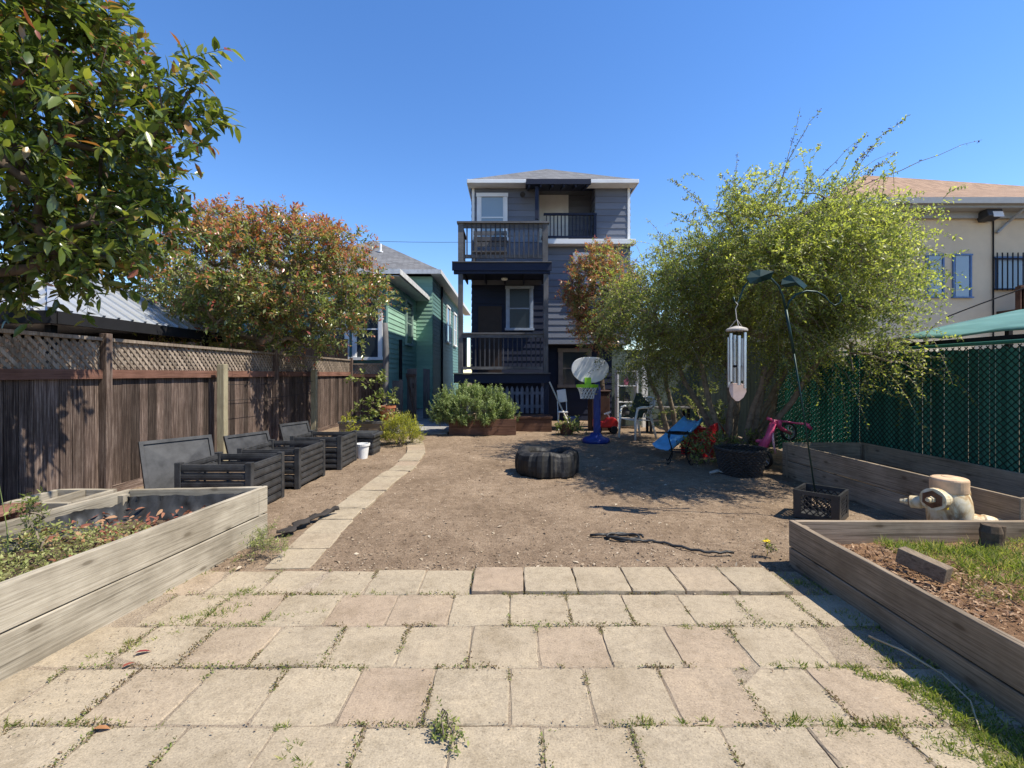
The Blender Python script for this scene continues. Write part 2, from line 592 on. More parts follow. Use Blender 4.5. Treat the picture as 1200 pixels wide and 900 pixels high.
def grow_tree(root, base, fork, clumps, center, rng, leafspec, trunkmat, leafmat_, r_tip=.006, r_pow=.45,
              extra_bases=(), r_min=.004, twig_bark=True, tonef=None, crown_name="crown", r_base=0):
    """branch skeleton joins clump centres to the nearest node, twigs and leaves fill each clump"""
    nodes, par = [], []

    def addn(p, q):
        nodes.append(np.array(p, float))
        par.append(q)
        return len(nodes) - 1

    starts = [(base, fork)] + list(extra_bases)
    for (b, f) in starts:
        b, f = np.array(b, float), np.array(f, float)
        i = addn(b, -1)
        m = 5
        for k in range(1, m + 1):
            t = k / m
            p = b + (f - b) * t + np.append(rng.normal(0, .03, 2), 0) * (1 if k < m else .3)
            i = addn(p, i)
    root_f = np.array(fork, float)
    order = sorted(clumps, key=lambda c: np.linalg.norm(c - root_f))
    tips = []
    for c in order:
        A = np.array(nodes)
        d = np.linalg.norm(A - c, axis=1) + .25 * np.linalg.norm(A - root_f, axis=1)
        d[A[:, 2] > c[2] + .4] += .6
        for q in range(len(starts)):
            for s in range(4): d[q * 6 + s] += 3
        j = int(np.argmin(d))
        a = nodes[j]
        ln = np.linalg.norm(c - a)
        m = max(2, int(ln / .22))
        side = rng.normal(0, .09 * ln, 3)
        i = j
        for k in range(1, m + 1):
            t = k / m
            p = a + (c - a) * t + side * math.sin(math.pi * t) + rng.normal(0, .012, 3) * (k < m)
            p[2] += .10 * ln * math.sin(math.pi * t)
            i = addn(p, i)
        tips.append(i)
    cnt = np.zeros(len(nodes))
    for t in tips:
        i = t
        while i >= 0:
            cnt[i] += 1
            i = par[i]
    rr = np.maximum(r_min, r_tip * np.maximum(cnt, 1) ** r_pow)
    if r_base:
        for q in range(len(starts)):
            for s in range(6): rr[q * 6 + s] = max(rr[q * 6 + s], r_base * (1.25 - .09 * s))
    rid = []
    for i, p in enumerate(par): rid.append(rid[p] if p >= 0 else len(set(rid)))
    mbs = [MB() for _ in starts]
    kids = {}
    for i, p in enumerate(par):
        kids.setdefault(p, []).append(i)
    # chains
    done = set()
    for i in range(len(nodes)):
        if i in done: continue
        ch = [i] if par[i] < 0 else [par[i], i]
        done.add(i)
        k = i
        while kids.get(k):
            nx = max(kids[k], key=lambda q: cnt[q])
            if nx in done: break
            ch.append(nx)
            done.add(nx)
            k = nx
        if len(ch) > 1:
            rs = [rr[q] for q in ch]
            if par[ch[0]] >= 0 or par[i] >= 0: rs[0] = min(rs[0], rs[1] * 1.15)
            mbs[rid[ch[0]]].tube([nodes[q] for q in ch], rs, 8 if max(rs) > .02 else 5, cap=False)
    # twigs + leaves
    P, D, N, L, W, T = [], [], [], [], [], []
    ls = leafspec
    cen = np.array(center, float)
    tip_of = {id(c): rid[t] for c, t in zip(order, tips)}
    for c in clumps:
        out = unit(c - cen)
        mb = mbs[tip_of[id(c)]]
        for tw in range(ls["twigs"]):
            d = unit(out * ls.get("out", .7) + rng.normal(0, ls.get("spread", .7), 3) + np.array([0, 0, ls.get("up", .35)]))
            tl = ls["tlen"] * rng.uniform(.55, 1.25)
            droop = ls.get("droop", .15)
            pts = []
            st = c + rng.normal(0, ls.get("scatter", .25 * ls["tlen"]), 3)
            for k in range(5):
                t = k / 4
                p = st + d * tl * t - np.array([0, 0, droop * tl * t * t])
                pts.append(p)
            if twig_bark:
                mb.tube(pts, [ls.get("tr", .004) * (1 - .7 * k / 4) for k in range(5)], 3, cap=False)
            nl = ls["n"]
            for q in range(nl):
                t = (q + rng.random()) / nl
                t = t ** .8
                k = min(3, int(t * 4))
                p = pts[k] + (pts[k + 1] - pts[k]) * (t * 4 - k)
                ax = unit(pts[k + 1] - pts[k])
                ph = q * 2.4 + rng.normal(0, .5)
                a = unit(np.cross(ax, [0.3, .2, 1]))
                b = np.cross(ax, a)
                ld = unit(ax * ls.get("fwd", .55) + (a * math.cos(ph) + b * math.sin(ph)) + np.array([0, 0, ls.get("lup", .1)]) + rng.normal(0, .2, 3))
                nn = unit(np.array([0, 0, 1.0]) + rng.normal(0, .45, 3) + ax * .3)
                s = rng.uniform(.5, 1.35)
                P.append(p); D.append(ld); N.append(nn)
                L.append(ls["len"] * s)
                W.append(ls["wid"] * s)
                T.append(tonef(p, t, rng) if tonef else rng.random())
    for mb in mbs:
        if mb.f: tr = mb.build("trunk", trunkmat, root, smooth=True)
    me = leaf_mesh(crown_name, np.array(P), np.array(D), np.array(N), np.array(L), np.array(W), np.array(T), ls.get("fine", False))
    cr = place(crown_name, me, leafmat_, root)
    return tr, cr


def ellipsoid_clumps(n, c, r, rng, inner=.35, gap=.0, seed=0, zmin=None, lobes=.25):
    out = []
    c, r = np.array(c, float), np.array(r, float)
    while len(out) < n:
        d = unit(rng.normal(0, 1, 3))
        s = inner + (1 - inner) * rng.random() ** .45
        lob = 1 + lobes * mnoise.noise(Vector(d * 2.1) + Vector((seed, seed, 0)))
        p = c + d * r * s * lob
        if zmin is not None and p[2] < zmin: continue
        if gap and mnoise.noise(Vector(p * 1.3) + Vector((seed, 3, 0))) < -gap: continue
        out.append(p)
    return out


def blades(name, spots, mat, hmin=.03, hmax=.09, w=.006, loc=(0, 0, 0), label=None, cat=None, lean=.6):
    """spots: (x, y, z, rx, ry, n) patches of grass blades, one mesh"""
    P, D, N, L, W, T = [], [], [], [], [], []
    for (x, y, z, rx, ry, n) in spots:
        for i in range(n):
            a = NR.uniform(0, 2 * math.pi)
            q = math.sqrt(NR.random())
            P.append((x + math.cos(a) * rx * q, y + math.sin(a) * ry * q, z))
            D.append((NR.normal(0, lean), NR.normal(0, lean), 1))
            N.append((NR.normal(), NR.normal(), .2))
            L.append(NR.uniform(hmin, hmax) * (1.15 - .5 * q))
            W.append(w * NR.uniform(.7, 1.5))
            T.append(NR.random())
    me = leaf_mesh(name, np.array(P), np.array(D, float), np.array(N), np.array(L), np.array(W), np.array(T), False, .35)
    o = place(name, me, mat, None, loc)
    return tag(o, label, cat, kind="stuff")

# ================================================================== THE SETTING
def px(x, d): return (x - 600) / 548 * d
def pz(y, d): return 1.5 - (y - 438) / 548 * d


PATIO = (-2.75, 2.34, -2.5, 3.575)


def make_ground():
    xs = np.concatenate([[-3000, -400, -60, -20, -11, -8, -6.4], np.arange(-5.4, 5.5, .075), [6.5, 8, 11, 20, 60, 400, 3000]])
    ys = np.concatenate([[-3000, -300, -30, -8, -3.5], np.arange(-2.4, 15.4, .085), [16, 18, 22, 30, 60, 300, 3000]])
    V = []
    for y in ys:
        for x in xs:
            z = 0.0
            if abs(x) < 6 and -2.5 < y < 15.5:
                z = .030 * mnoise.noise(Vector((x * .8, y * .8, 0))) + .016 * mnoise.noise(Vector((x * 2.7, y * 2.7, 4))) \
                    + .010 * mnoise.noise(Vector((x * 7, y * 7, 8)))
                z -= .012
                if y < PATIO[3] + .04 and PATIO[0] - .1 < x < PATIO[1] + .1:
                    z = min(z * .5 - .004, .0) - .012
                elif -2.15 < x < -1.45 and y < 10.6: z = min(z, -.004)
            else:
                z = -.02
            V.append((x, y, z))
    nx = len(xs)
    F = [(j * nx + i, j * nx + i + 1, (j + 1) * nx + i + 1, (j + 1) * nx + i) for j in range(len(ys) - 1) for i in range(nx - 1)]
    me = bpy.data.meshes.new("ground")
    me.from_pydata(V, [], F)
    o = place("ground", me, M["soil"], smooth=True)
    tag(o, "bare brown dirt yard with pebbles and dry litter", "ground", kind="structure")


make_ground()


JOINTS = []


def paver(mb, cx, cy, sx, sy, z, rz=0.0, tx=0.0, ty=0.0, th=.05):
    """slab with chipped, slightly rounded top edge"""
    mb.rnd()
    c, s = math.cos(rz), math.sin(rz)
    rings = []
    e = .006
    for (ins, zz) in ((0, -th), (0, -e), (e, 0)):
        hx, hy = sx / 2 - ins, sy / 2 - ins
        ring = []
        per = 6
        cor = [(-hx, -hy), (hx, -hy), (hx, hy), (-hx, hy)]
        for q in range(4):
            a, b = cor[q], cor[(q + 1) % 4]
            for k in range(per):
                t = k / per
                j = (R.random() - .5) * .007 - (R.random() < .06) * .006 if k else -.004 - .004 * R.random()
                x, y = a[0] + (b[0] - a[0]) * t, a[1] + (b[1] - a[1]) * t
                ln = math.hypot(x, y)
                x, y = x + x / ln * j, y + y / ln * j
                ring.append((cx + x * c - y * s, cy + x * s + y * c, z + zz + tx * x + ty * y))
        rings.append(ring)
    n = len(rings[0])
    fs = []
    for a in range(2):
        for j in range(n):
            fs.append((a * n + j, a * n + (j + 1) % n, (a + 1) * n + (j + 1) % n, (a + 1) * n + j))
    fs.append(tuple(2 * n + j for j in range(n)))
    mb.add(rings[0] + rings[1] + rings[2], fs)


def make_patio():
    mb = MB()
    offs = [-.283 - .19, -.016, .1415, -.012, .123, .02, .2, 0, .15, .05, .18, 0, .1, .03, .16]
    for k in range(15):
        yc = 3.572 - .395 * (k + .5)
        w = .367 if k == 0 else .374
        i0 = -9
        for i in range(i0, 10):
            xc = offs[k] + w * (i + .5) + (.19 if k == 0 else 0)
            if xc < -2.72 or xc > 2.06: continue
            if k < 3 and xc < -2.42: continue
            z = R.uniform(-.002, .004)
            tx, ty = R.gauss(0, .008), R.gauss(0, .008)
            rz = R.gauss(0, .006)
            sx, sy = w - R.uniform(.003, .007), .395 - R.uniform(.003, .008)
            if k == 0 and xc > -.28:
                z = .026 + R.uniform(-.003, .003)
                tx, ty, rz = 0, -.002, R.gauss(0, .003)
            elif xc < -1.2 and k < 4:
                z -= R.uniform(0, .003)
                tx *= 1.3
                ty *= 1.3
                rz *= 3
                sx -= R.uniform(0, .012)
                sy -= R.uniform(0, .014)
            if xc > 1.5 and 1 < k < 5: z -= R.uniform(.002, .006)
            paver(mb, xc, yc, sx, sy, z, rz, tx, ty)
            if yc > 1.2: JOINTS.append((xc - w / 2, yc))
    tag(mb.build("patio", M["paver"]), "patio of square tan concrete pavers with weedy joints", "patio", kind="structure")
    # sand bed showing in the joints
    s = MB()
    s.box(PATIO[0], PATIO[1] - .18, PATIO[2], PATIO[3] - .02, -.06, -.005)
    tag(s.build("joint_sand", M["sand"]), "sand filling the paver joints", "sand", kind="structure")
    # path
    mb = MB()
    pts = [(-1.74, 3.60), (-1.80, 4.4), (-1.80, 5.5), (-1.80, 6.5), (-1.74, 7.6), (-1.79, 8.7), (-2.02, 9.8), (-2.3, 10.7)]
    ln = [0]
    for a, b in zip(pts, pts[1:]): ln.append(ln[-1] + math.dist(a, b))

    def at(s):
        for k in range(len(pts) - 1):
            if s <= ln[k + 1] or k == len(pts) - 2:
                t = (s - ln[k]) / (ln[k + 1] - ln[k])
                return (pts[k][0] + (pts[k + 1][0] - pts[k][0]) * t, pts[k][1] + (pts[k + 1][1] - pts[k][1]) * t,
                        math.atan2(pts[k + 1][1] - pts[k][1], pts[k + 1][0] - pts[k][0]))
    s = .2
    while s < ln[-1]:
        x, y, a = at(s)
        paver(mb, x + R.gauss(0, .012), y, .355, .385, .010 + R.uniform(-.006, .008), a - math.pi / 2 + R.gauss(0, .02), R.gauss(0, .012), R.gauss(0, .012))
        s += .398
    tag(mb.build("path", M["paver"]), "curving single-file path of square concrete pavers", "path", kind="structure")
    c = MB()
    c.box(-3.9, -1.62, 11.7, 20.0, -.1, .02)
    tag(c.build("pavement", plain("grey_concrete", (.27, .26, .25), .9, 0, .3, 3, .2, .3)), "grey concrete slab before the side gate", "pavement", kind="structure")


make_patio()

# ------------------------------------------------------------------ walls, windows
FR = ((1, 0, 0), (0, -1, 0))        # front wall: u along +x, outward -y
RT = ((0, 1, 0), (1, 0, 0))         # right-facing wall: u along +y, outward +x


def siding(mb, o, fr, a0, a1, z0, z1, lap=.2, t=.022, n0=0.0):
    u, n = Vector(fr[0]), Vector(fr[1])
    o = Vector(o)
    z = z0
    while z < z1 - .01:
        ze = min(z + lap, z1)
        mb.rnd()
        p = []
        for (aa, nn, zz) in ((a0, n0, z), (a1, n0, z), (a1, n0 + t, z), (a0, n0 + t, z), (a0, n0, ze), (a1, n0, ze), (a1, n0 + .004, ze), (a0, n0 + .004, ze)):
            q = o + u * aa + n * nn
            p.append((q.x, q.y, zz))
        fl = u.cross(n).z < 0
        mb.add(p, [tuple(reversed(f)) for f in MB.BF] if fl else MB.BF)
        z = ze


def sidmat(name, c):
    m = NT(name)
    r = m.attr("rnd")
    col = m.ramp(r, [(0, tuple(x * .9 for x in c)), (1, tuple(x * 1.08 for x in c))])
    g = m.noise(m.coord((1, 1, 3)), 1.4, 6, .65)
    col = m.mix(.7, col, m.ramp(g, [(.3, (.82, .82, .82)), (.6, (1.05, 1.05, 1.05))]), 'MULTIPLY')
    return m.done(col, .7, m.bump(m.noise(m.coord(), 40, 3), .1, .003), 0, .25)


M["slate"] = sidmat("slate_siding", (.150, .165, .205))
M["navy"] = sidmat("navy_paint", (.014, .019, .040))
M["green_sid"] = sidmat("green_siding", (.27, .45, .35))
M["green_sid_shaded"] = sidmat("green_siding_shaded", (.10, .20, .19))  # the green siding darkened and blued to paint in shade on two walls
M["stucco"] = plain("beige_stucco", (.60, .505, .365), .95, 0, .10, 1.5, .1, .4, 120)
M["dark"] = plain("dark_interior", (.012, .012, .014), .8)
M["roof_grey"] = shingle("grey_shingle", (.16, .16, .165))
M["roof_tan"] = shingle("tan_shingle", (.31, .205, .14))
M["gutter"] = plain("grey_gutter", (.30, .31, .31), .5, 0, .1)


def window(parent, o, fr, a0, a1, z0, z1, framem, fw=.10, pane="glass", mid=True, proud=.07, label=None):
    f = MB()
    u, n = fr
    f.rnd(.5)
    f.obox(o, u, n, (a0 - fw, a0), (.0, proud), (z0, z1))
    f.obox(o, u, n, (a1, a1 + fw), (.0, proud), (z0, z1))
    f.obox(o, u, n, (a0 - fw - .02, a1 + fw + .02), (.0, proud + .012), (z1, z1 + fw))
    f.obox(o, u, n, (a0 - fw - .03, a1 + fw + .03), (.0, proud + .03), (z0 - fw * .8, z0))
    if mid:
        zm = (z0 + z1) / 2
        f.obox(o, u, n, (a0, a1), (.0, proud - .025), (zm - .02, zm + .02))
    for aa in (a0, a1 - .03):
        f.obox(o, u, n, (aa, aa + .03), (.0, proud - .03), (z0, z1))
    w = f.build("window", framem, parent)
    if label: w["label"] = label
    g = MB()
    g.obox(o, u, n, (a0 + .031, a1 - .031), (.026, .034), (z0 + .002, z1 - .002))
    g.build("pane", M[pane], w)
    return w


def hip_roof(mb, x0, x1, y0, y1, z, apexes, th=.05):
    """apexes: ridge points (front to back)"""
    a, b = apexes
    P = [(x0, y0, z), (x1, y0, z), (x1, y1, z), (x0, y1, z), a, b]
    mb.add(P, [(0, 1, 4), (1, 2, 5, 4), (2, 3, 5), (3, 0, 4, 5), (3, 2, 1, 0)])


# ------------------------------------------------------------------ main house
def main_house():
    t = thing("house", (1.2, 18.0, 0), "three storey slate blue clapboard house with stacked rear porches", "house")
    Y = 14.6
    w = MB()
    w.rnd(.5)
    w.box(-1.25, 3.68, Y, 26, 2.43, 5.6)
    w.box(-1.25, .85, Y, 26, 5.6, 7.30)
    w.box(2.6, 3.68, Y, 26, 5.6, 7.30)
    w.box(.85, 2.6, 15.5, 26, 5.6, 7.85)
    w.box(.75, .85, 14.75, 15.5, 7.30, 7.56)
    w.box(2.6, 2.7, 14.75, 15.5, 7.30, 7.56)
    siding(w, (0, Y, 0), FR, 1.0, 3.68, 2.43, 5.46)
    siding(w, (0, Y, 0), FR, -1.25, .85, 5.6, 7.28)
    siding(w, (0, Y, 0), FR, 2.6, 3.68, 5.64, 7.28)
    siding(w, (2.6, 0, 0), ((0, 1, 0), (-1, 0, 0)), Y + .03, 15.47, 5.65, 7.28)
    siding(w, (.85, 15.5, 0), FR, .0, 1.75, 5.65, 7.6)
    siding(w, (-1.25, 0, 0), ((0, 1, 0), (-1, 0, 0)), Y, 26, 0, 7.28)
    siding(w, (3.68, 0, 0), RT, Y, 26, 2.43, 7.28)
    # corner boards
    w.build("wall", M["slate"], t)
    lw = MB()
    lw.rnd(.5)
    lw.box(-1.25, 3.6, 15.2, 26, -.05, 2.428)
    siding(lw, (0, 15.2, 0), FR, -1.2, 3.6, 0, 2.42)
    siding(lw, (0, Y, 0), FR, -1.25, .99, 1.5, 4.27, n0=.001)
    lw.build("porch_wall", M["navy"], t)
    # roof
    r = MB()
    hip_roof(r, -1.33, 3.80, 14.17, 26.3, 7.39, ((1.24, 16.8, 8.86), (1.24, 23.7, 8.86)))
    ro = r.build("roof", M["roof_grey"], t)
    f = MB()
    f.box(-1.36, .42, 14.13, 14.17, 7.27, 7.385)
    f.box(2.3, 3.84, 14.13, 14.17, 7.27, 7.385)
    f.box(3.80, 3.84, 14.17, 26.3, 7.27, 7.385)
    f.box(-1.37, -1.33, 14.17, 26.3, 7.27, 7.385)
    f.box(-1.33, 3.80, 14.17, Y, 7.285, 7.30)
    f.box(.96, 3.78, 14.28, Y - .001, 5.47, 5.62)
    for x in (-1.25, 3.60): f.box(x, x + .08, Y - .036, Y, 5.65, 7.28)
    f.build("fascia", M["white_paint"], t, bevel=.01)
    # awning over the balcony door
    a = MB()
    p = [(.42, 13.6, 7.0), (2.3, 13.6, 7.0), (2.3, 16.55, 7.80), (.42, 14.55, 7.25)]
    a.add([(.42, 13.6, 7.02), (2.3, 13.6, 7.02), (2.3, 14.6, 7.27), (.42, 14.6, 7.27),
           (.42, 13.6, 7.17), (2.3, 13.6, 7.17), (2.3, 14.6, 7.44), (.42, 14.6, 7.44)], MB.BF)
    a.add([(.86, 14.6, 7.27), (2.59, 14.6, 7.27), (2.59, 15.5, 7.5), (.86, 15.5, 7.5),
           (.86, 14.6, 7.33), (2.59, 14.6, 7.33), (2.59, 15.5, 7.56), (.86, 15.5, 7.56)], MB.BF)
    for i in range(6): a.beam((.5 + i * .34, 13.64, 7.0), (.5 + i * .34, 14.55, 7.23), .05, .09)
    a.box(.68, .78, 13.72, 13.82, 6.05, 7.02)
    a.build("awning", M["navy"], t)
    s = MB()
    s.lathe([(.02, 0), (.06, .02), (.085, .12), (.07, .16), (0.0, .165)], (.32, 14.3, 7.0), 14, (0, -.7, -.4))
    s.beam((.32, 14.3, 7.0), (.36, 14.6, 7.05), .04, .04)
    s.build("floodlight", M["rubber"], t)
    # balcony rail in the notch
    b = MB()
    b.rnd(.5)
    b.box(.98, 2.62, 14.42, 14.50, 6.40, 6.46)
    b.box(.98, 2.62, 14.44, 14.48, 5.70, 5.76)
    b.box(2.52, 2.60, 14.40, 14.48, 5.62, 6.4)
    x = 1.05
    while x < 2.5:
        b.box(x, x + .03, 14.445, 14.475, 5.76, 6.4)
        x += .115
    b.build("balcony_railing", M["navy"], t)
    d = MB()
    d.rnd(.5)
    d.box(1.0, 1.76, 15.42, 15.475, 5.62, 7.3)
    for (z0, z1) in ((5.75, 6.2), (6.3, 6.75), (6.85, 7.2)):
        for x0 in (1.07, 1.42):
            d.box(x0, x0 + .27, 15.405, 15.42, z0, z1)
    d.box(.9, 1.0, 15.40, 15.476, 5.62, 7.4)
    d.box(1.76, 1.86, 15.40, 15.476, 5.62, 7.4)
    d.box(1.0, 1.76, 15.40, 15.476, 7.3, 7.4)
    dr = d.build("door", M["white_paint"], t)
    # windows
    window(t, (0, Y - .022, 0), FR, -.98, -.25, 5.72, 7.0, M["white_paint"], .11, "glass_blind")
    window(t, (0, Y - .022, 0), FR, 2.02, 2.9, 4.05, 5.15, M["white_paint"], .11, "glass_blind")
    window(t, (0, Y - .023, 0), FR, -.10, .57, 2.92, 4.14, plain("blue_white_paint", (.30, .35, .43), .6), .09, "glass_dark")
    window(t, (0, 15.18, 0), FR, 1.62, 2.45, 1.15, 2.2, plain("taupe_paint", (.22, .18, .15), .7), .12, "glass")
    window(t, (-1.25 - .022, 0, 0), ((0, 1, 0), (-1, 0, 0)), 17, 17.9, 3.2, 4.6, M["white_paint"], .1, "glass")
    d = MB()
    d.rnd(.4)
    d.box(-1.05, -.32, Y - .07, Y - .026, 1.53, 3.6)
    for (z0, z1) in ((1.7, 2.3), (2.42, 3.45)): d.box(-.95, -.42, Y - .085, Y - .07, z0, z1)
    d.build("door", plain("dark_brown_door", (.03, .018, .013), .6), t)
    # ---------- porch
    g = M["rail_z"]
    for x in (-1.50, .88):
        p = MB()
        p.rnd()
        p.box(x, x + .13, 13.0, 13.13, 1.53, 4.28)
        p.build("porch_post", g, t, bevel=.008)
    dk = MB()
    dk.rnd(.5)
    dk.box(-1.52, 1.01, 13.04, Y - .03, 1.40, 1.50)
    dk.box(-1.62, 1.05, 12.99, 13.04, 1.24, 1.50)
    dk2, dk = dk, MB()
    dk.rnd(.5)
    dk.box(-1.62, 1.06, 12.98, 13.1, 4.28, 4.575)
    dk.box(-1.66, 1.10, 12.94, 12.98, 4.36, 4.575)
    dk.box(-1.52, 1.01, 13.1, Y - .03, 4.42, 4.575)
    for i in range(5): dk.box(-1.4 + i * .58, -1.36 + i * .58, 13.1, Y - .03, 4.28, 4.42)
    for x in (-1.5, .9): dk2.box(x, x + .12, 14.3, 14.42, -.02, 1.40)
    for x in (-1.5, .9): dk2.box(x, x + .12, 13.05, 13.17, -.02, 1.40)
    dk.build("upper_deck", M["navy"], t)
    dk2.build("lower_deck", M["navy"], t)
    tr = MB()
    tr.rnd()
    tr.box(-1.64, 1.07, 12.93, 13.3, 1.503, 1.53)
    tr.box(-1.64, 1.07, 13.3, Y - .03, 1.503, 1.528)
    tr.build("deck_boards", M["rail_x"], t)
    tr = MB()
    tr.rnd()
    tr.box(-1.66, 1.10, 12.90, 13.3, 4.58, 4.605)
    tr.box(-1.64, 1.07, 13.3, Y - .03, 4.58, 4.602)
    tr.build("deck_boards", M["rail_x"], t)
    lo = MB()
    lo.rnd(.6)
    lo.box(-1.37, .86, 12.96, 13.10, 2.60, 2.645)
    lo.box(-1.37, .86, 12.985, 13.025, 2.50, 2.60)
    lo.box(-1.37, .86, 12.985, 13.025, 1.62, 1.70)
    lo.build("lower_railing", M["rail_x"], t)
    lo = MB()
    x = -1.29
    while x < .84:
        lo.rnd()
        lo.box(x, x + .035, 13.03, 13.065, 1.62, 2.6)
        x += .129
    for xx in (-1.46,):
        lo.box(xx, xx + .05, 13.13, 14.5, 2.52, 2.6)
        lo.box(xx, xx + .05, 13.13, 14.5, 1.62, 1.7)
        y = 13.2
        while y < 14.5:
            lo.box(xx + .01, xx + .04, y, y + .035, 1.7, 2.52)
            y += .13
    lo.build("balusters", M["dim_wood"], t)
    up = MB()
    for x in (-1.50, .85):
        up.rnd()
        up.box(x, x + .15, 12.99, 13.14, 4.606, 5.68)
    up.rnd()
    up.box(-1.53, 1.03, 12.95, 13.16, 5.68, 5.73)
    up.box(-1.35, .85, 13.03, 13.07, 5.56, 5.68)
    up.box(-1.35, .85, 13.03, 13.07, 4.72, 4.82)
    up.build("upper_railing", M["rail_x"], t)
    up = MB()
    x = -1.27
    while x < .84:
        up.rnd()
        up.box(x, x + .036, 12.99, 13.03, 4.72, 5.68)
        x += .132
    for xx in (-1.48, .93):
        up.rnd()
        up.box(xx - .02, xx + .08, 13.16, Y - .06, 5.66, 5.71)
        up.box(xx, xx + .05, 13.16, Y - .06, 4.72, 4.82)
        y = 13.25
        while y < 14.5:
            up.box(xx + .01, xx + .04, y, y + .036, 4.82, 5.66)
            y += .132
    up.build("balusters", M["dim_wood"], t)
    li = MB()
    li.lathe([(.0, 0), (.09, .0), (.10, -.03), (.07, -.06), (0, -.065)], (-.22, 13.6, 4.28), 16)
    li.build("ceiling_lamp", M["white_plastic"], t, smooth=True)
    pk = MB()
    for i in range(17):
        pk.rnd()
        x = -1.3 + i * .14
        pk.box(x, x + .085, 13.06, 13.085, .40, 1.08)
        pk.prism([(x, 13.06, 1.08), (x + .085, 13.06, 1.08), (x + .042, 13.06, 1.17)], (0, .025, 0))
    pk.box(-1.36, .9, 13.087, 13.12, .55, .63)
    pk.box(-1.36, .9, 13.087, 13.12, .92, 1.0)
    pk.build("picket_skirt", plain("shaded_picket_paint", (.12, .13, .17), .7, 0, .5, 6), t)  # picket colour darkened to stand in for shade under the porch
    pl = MB()
    for i in range(5):
        pl.rnd()
        pl.box(-1.6, 1.06, 12.2 + i * .16, 12.355 + i * .16, .33, .37)
    pl.rnd(.3)
    pl.box(-1.58, 1.04, 12.22, 13.0, -.02, .33)
    pl.build("platform", M["brownwood"], t)


main_house()
b = thing("bench", (-.6, 13.75, 4.6), "grey slatted bench on the upper porch of the blue house", "bench")
mb = MB()
for i in range(4): mb.rnd().box(-1.15, -.15, 13.5 + i * .11, 13.59 + i * .11, 5.02, 5.05)
mb.build("seat", M["rail_x"], b)
mb = MB()
for i in range(3): mb.rnd().box(-1.15, -.15, 13.95 + i * .02, 13.975 + i * .02, 5.3 + i * .17, 5.43 + i * .17)
mb.build("backrest", M["rail_x"], b)
for x in (-1.12, -.22):
    for y in (13.52, 13.9):
        mb = MB()
        mb.rnd().box(x, x + .05, y, y + .05, 4.606, 5.02 if y < 13.8 else 5.75)
        mb.build("leg", M["rail_z"], b)


# ------------------------------------------------------------------ green house
def green_house():
    t = thing("house", (-6.5, 19.5, 0), "green clapboard neighbour house with grey hip roof beyond the side gate", "house")
    w = MB()
    w.rnd(.5)
    w.box(-11, -4.16, 15.5, 20.28, 0, 4.66)
    siding(w, (-4.16, 0, 0), RT, 15.5, 20.28, 0, 4.6, .17)
    w.box(-11, -3.45, 20.3, 33, 0, 5.72)
    siding(w, (0, 20.3, 0), FR, -4.13, -3.45, 0, 5.6, .17)
    w.box(-4.16, -4.10, 15.44, 15.5, 0, 4.6)
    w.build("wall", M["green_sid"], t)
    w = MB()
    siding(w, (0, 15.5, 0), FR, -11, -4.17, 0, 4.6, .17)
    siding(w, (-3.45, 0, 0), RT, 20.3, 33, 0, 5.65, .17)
    w.build("shaded_wall", M["green_sid_shaded"], t)
    r = MB()
    r.add([(-11.5, 15.0, 4.84), (-3.62, 15.0, 4.84), (-3.62, 20.28, 4.84), (-4.4, 20.29, 5.4), (-11.5, 20.29, 5.6), (-11.5, 17, 5.5), (-4.9, 17, 5.35),
           (-11.5, 15.0, 4.72), (-3.62, 15.0, 4.72), (-3.62, 20.28, 4.72)],
          [(0, 1, 6, 5), (1, 2, 3, 6), (6, 3, 4, 5), (7, 9, 8)])
    hip_roof(r, -11.5, -3.05, 19.85, 34, 5.9, ((-7.2, 24.4, 8.45), (-7.2, 30, 8.45)))
    r.build("roof", M["roof_grey"], t)
    f = MB()
    f.box(-11.5, -3.58, 14.95, 15.0, 4.70, 4.86)
    f.box(-3.62, -3.57, 15.0, 20.28, 4.68, 4.86)
    f.box(-11.5, -3.01, 19.80, 19.85, 5.74, 5.92)
    f.box(-3.05, -3.0, 19.85, 34, 5.74, 5.92)
    f.box(-3.45, -3.05, 19.85, 34, 5.73, 5.745)
    f.box(-4.16, -3.62, 15.0, 20.28, 4.64, 4.655)
    f.build("gutter", plain("pale_gutter", (.6, .6, .6), .5), t)
    c = MB()
    c.tube([(-6.3, 22.4, 7.1), (-6.3, 22.4, 7.72)], .06, 10)
    c.tube([(-6.3, 22.4, 7.3), (-6.3, 22.4, 7.36)], .13, 10)
    c.build("vent_pipe", M["white_paint"], t)
    window(t, (0, 15.48, 0), FR, -5.15, -4.4, 2.05, 3.9, M["white_paint"], .12, "glass")
    window(t, (0, 15.48, 0), FR, -6.3, -5.5, 2.05, 3.9, M["white_paint"], .12, "glass")
    window(t, (-4.14, 0, 0), RT, 18.2, 19.2, 2.7, 4.3, plain("green_trim", (.3, .42, .36), .6), .1, "glass")
    for y in (24.4, 27.3):
        window(t, (-3.43, 0, 0), RT, y, y + 1.1, 3.2, 5.0, M["white_paint"], .1, "glass")
    d = MB()
    d.tube([(-4.07, 17.1, .1), (-4.07, 17.1, 2.75)], .06, 8)
    d.build("downspout", M["dark"], t)
    d = MB()
    d.tube([(-3.38, 22.6, .1), (-3.38, 22.6, 5.7)], .05, 8)
    d.build("downspout", M["dark"], t)


green_house()


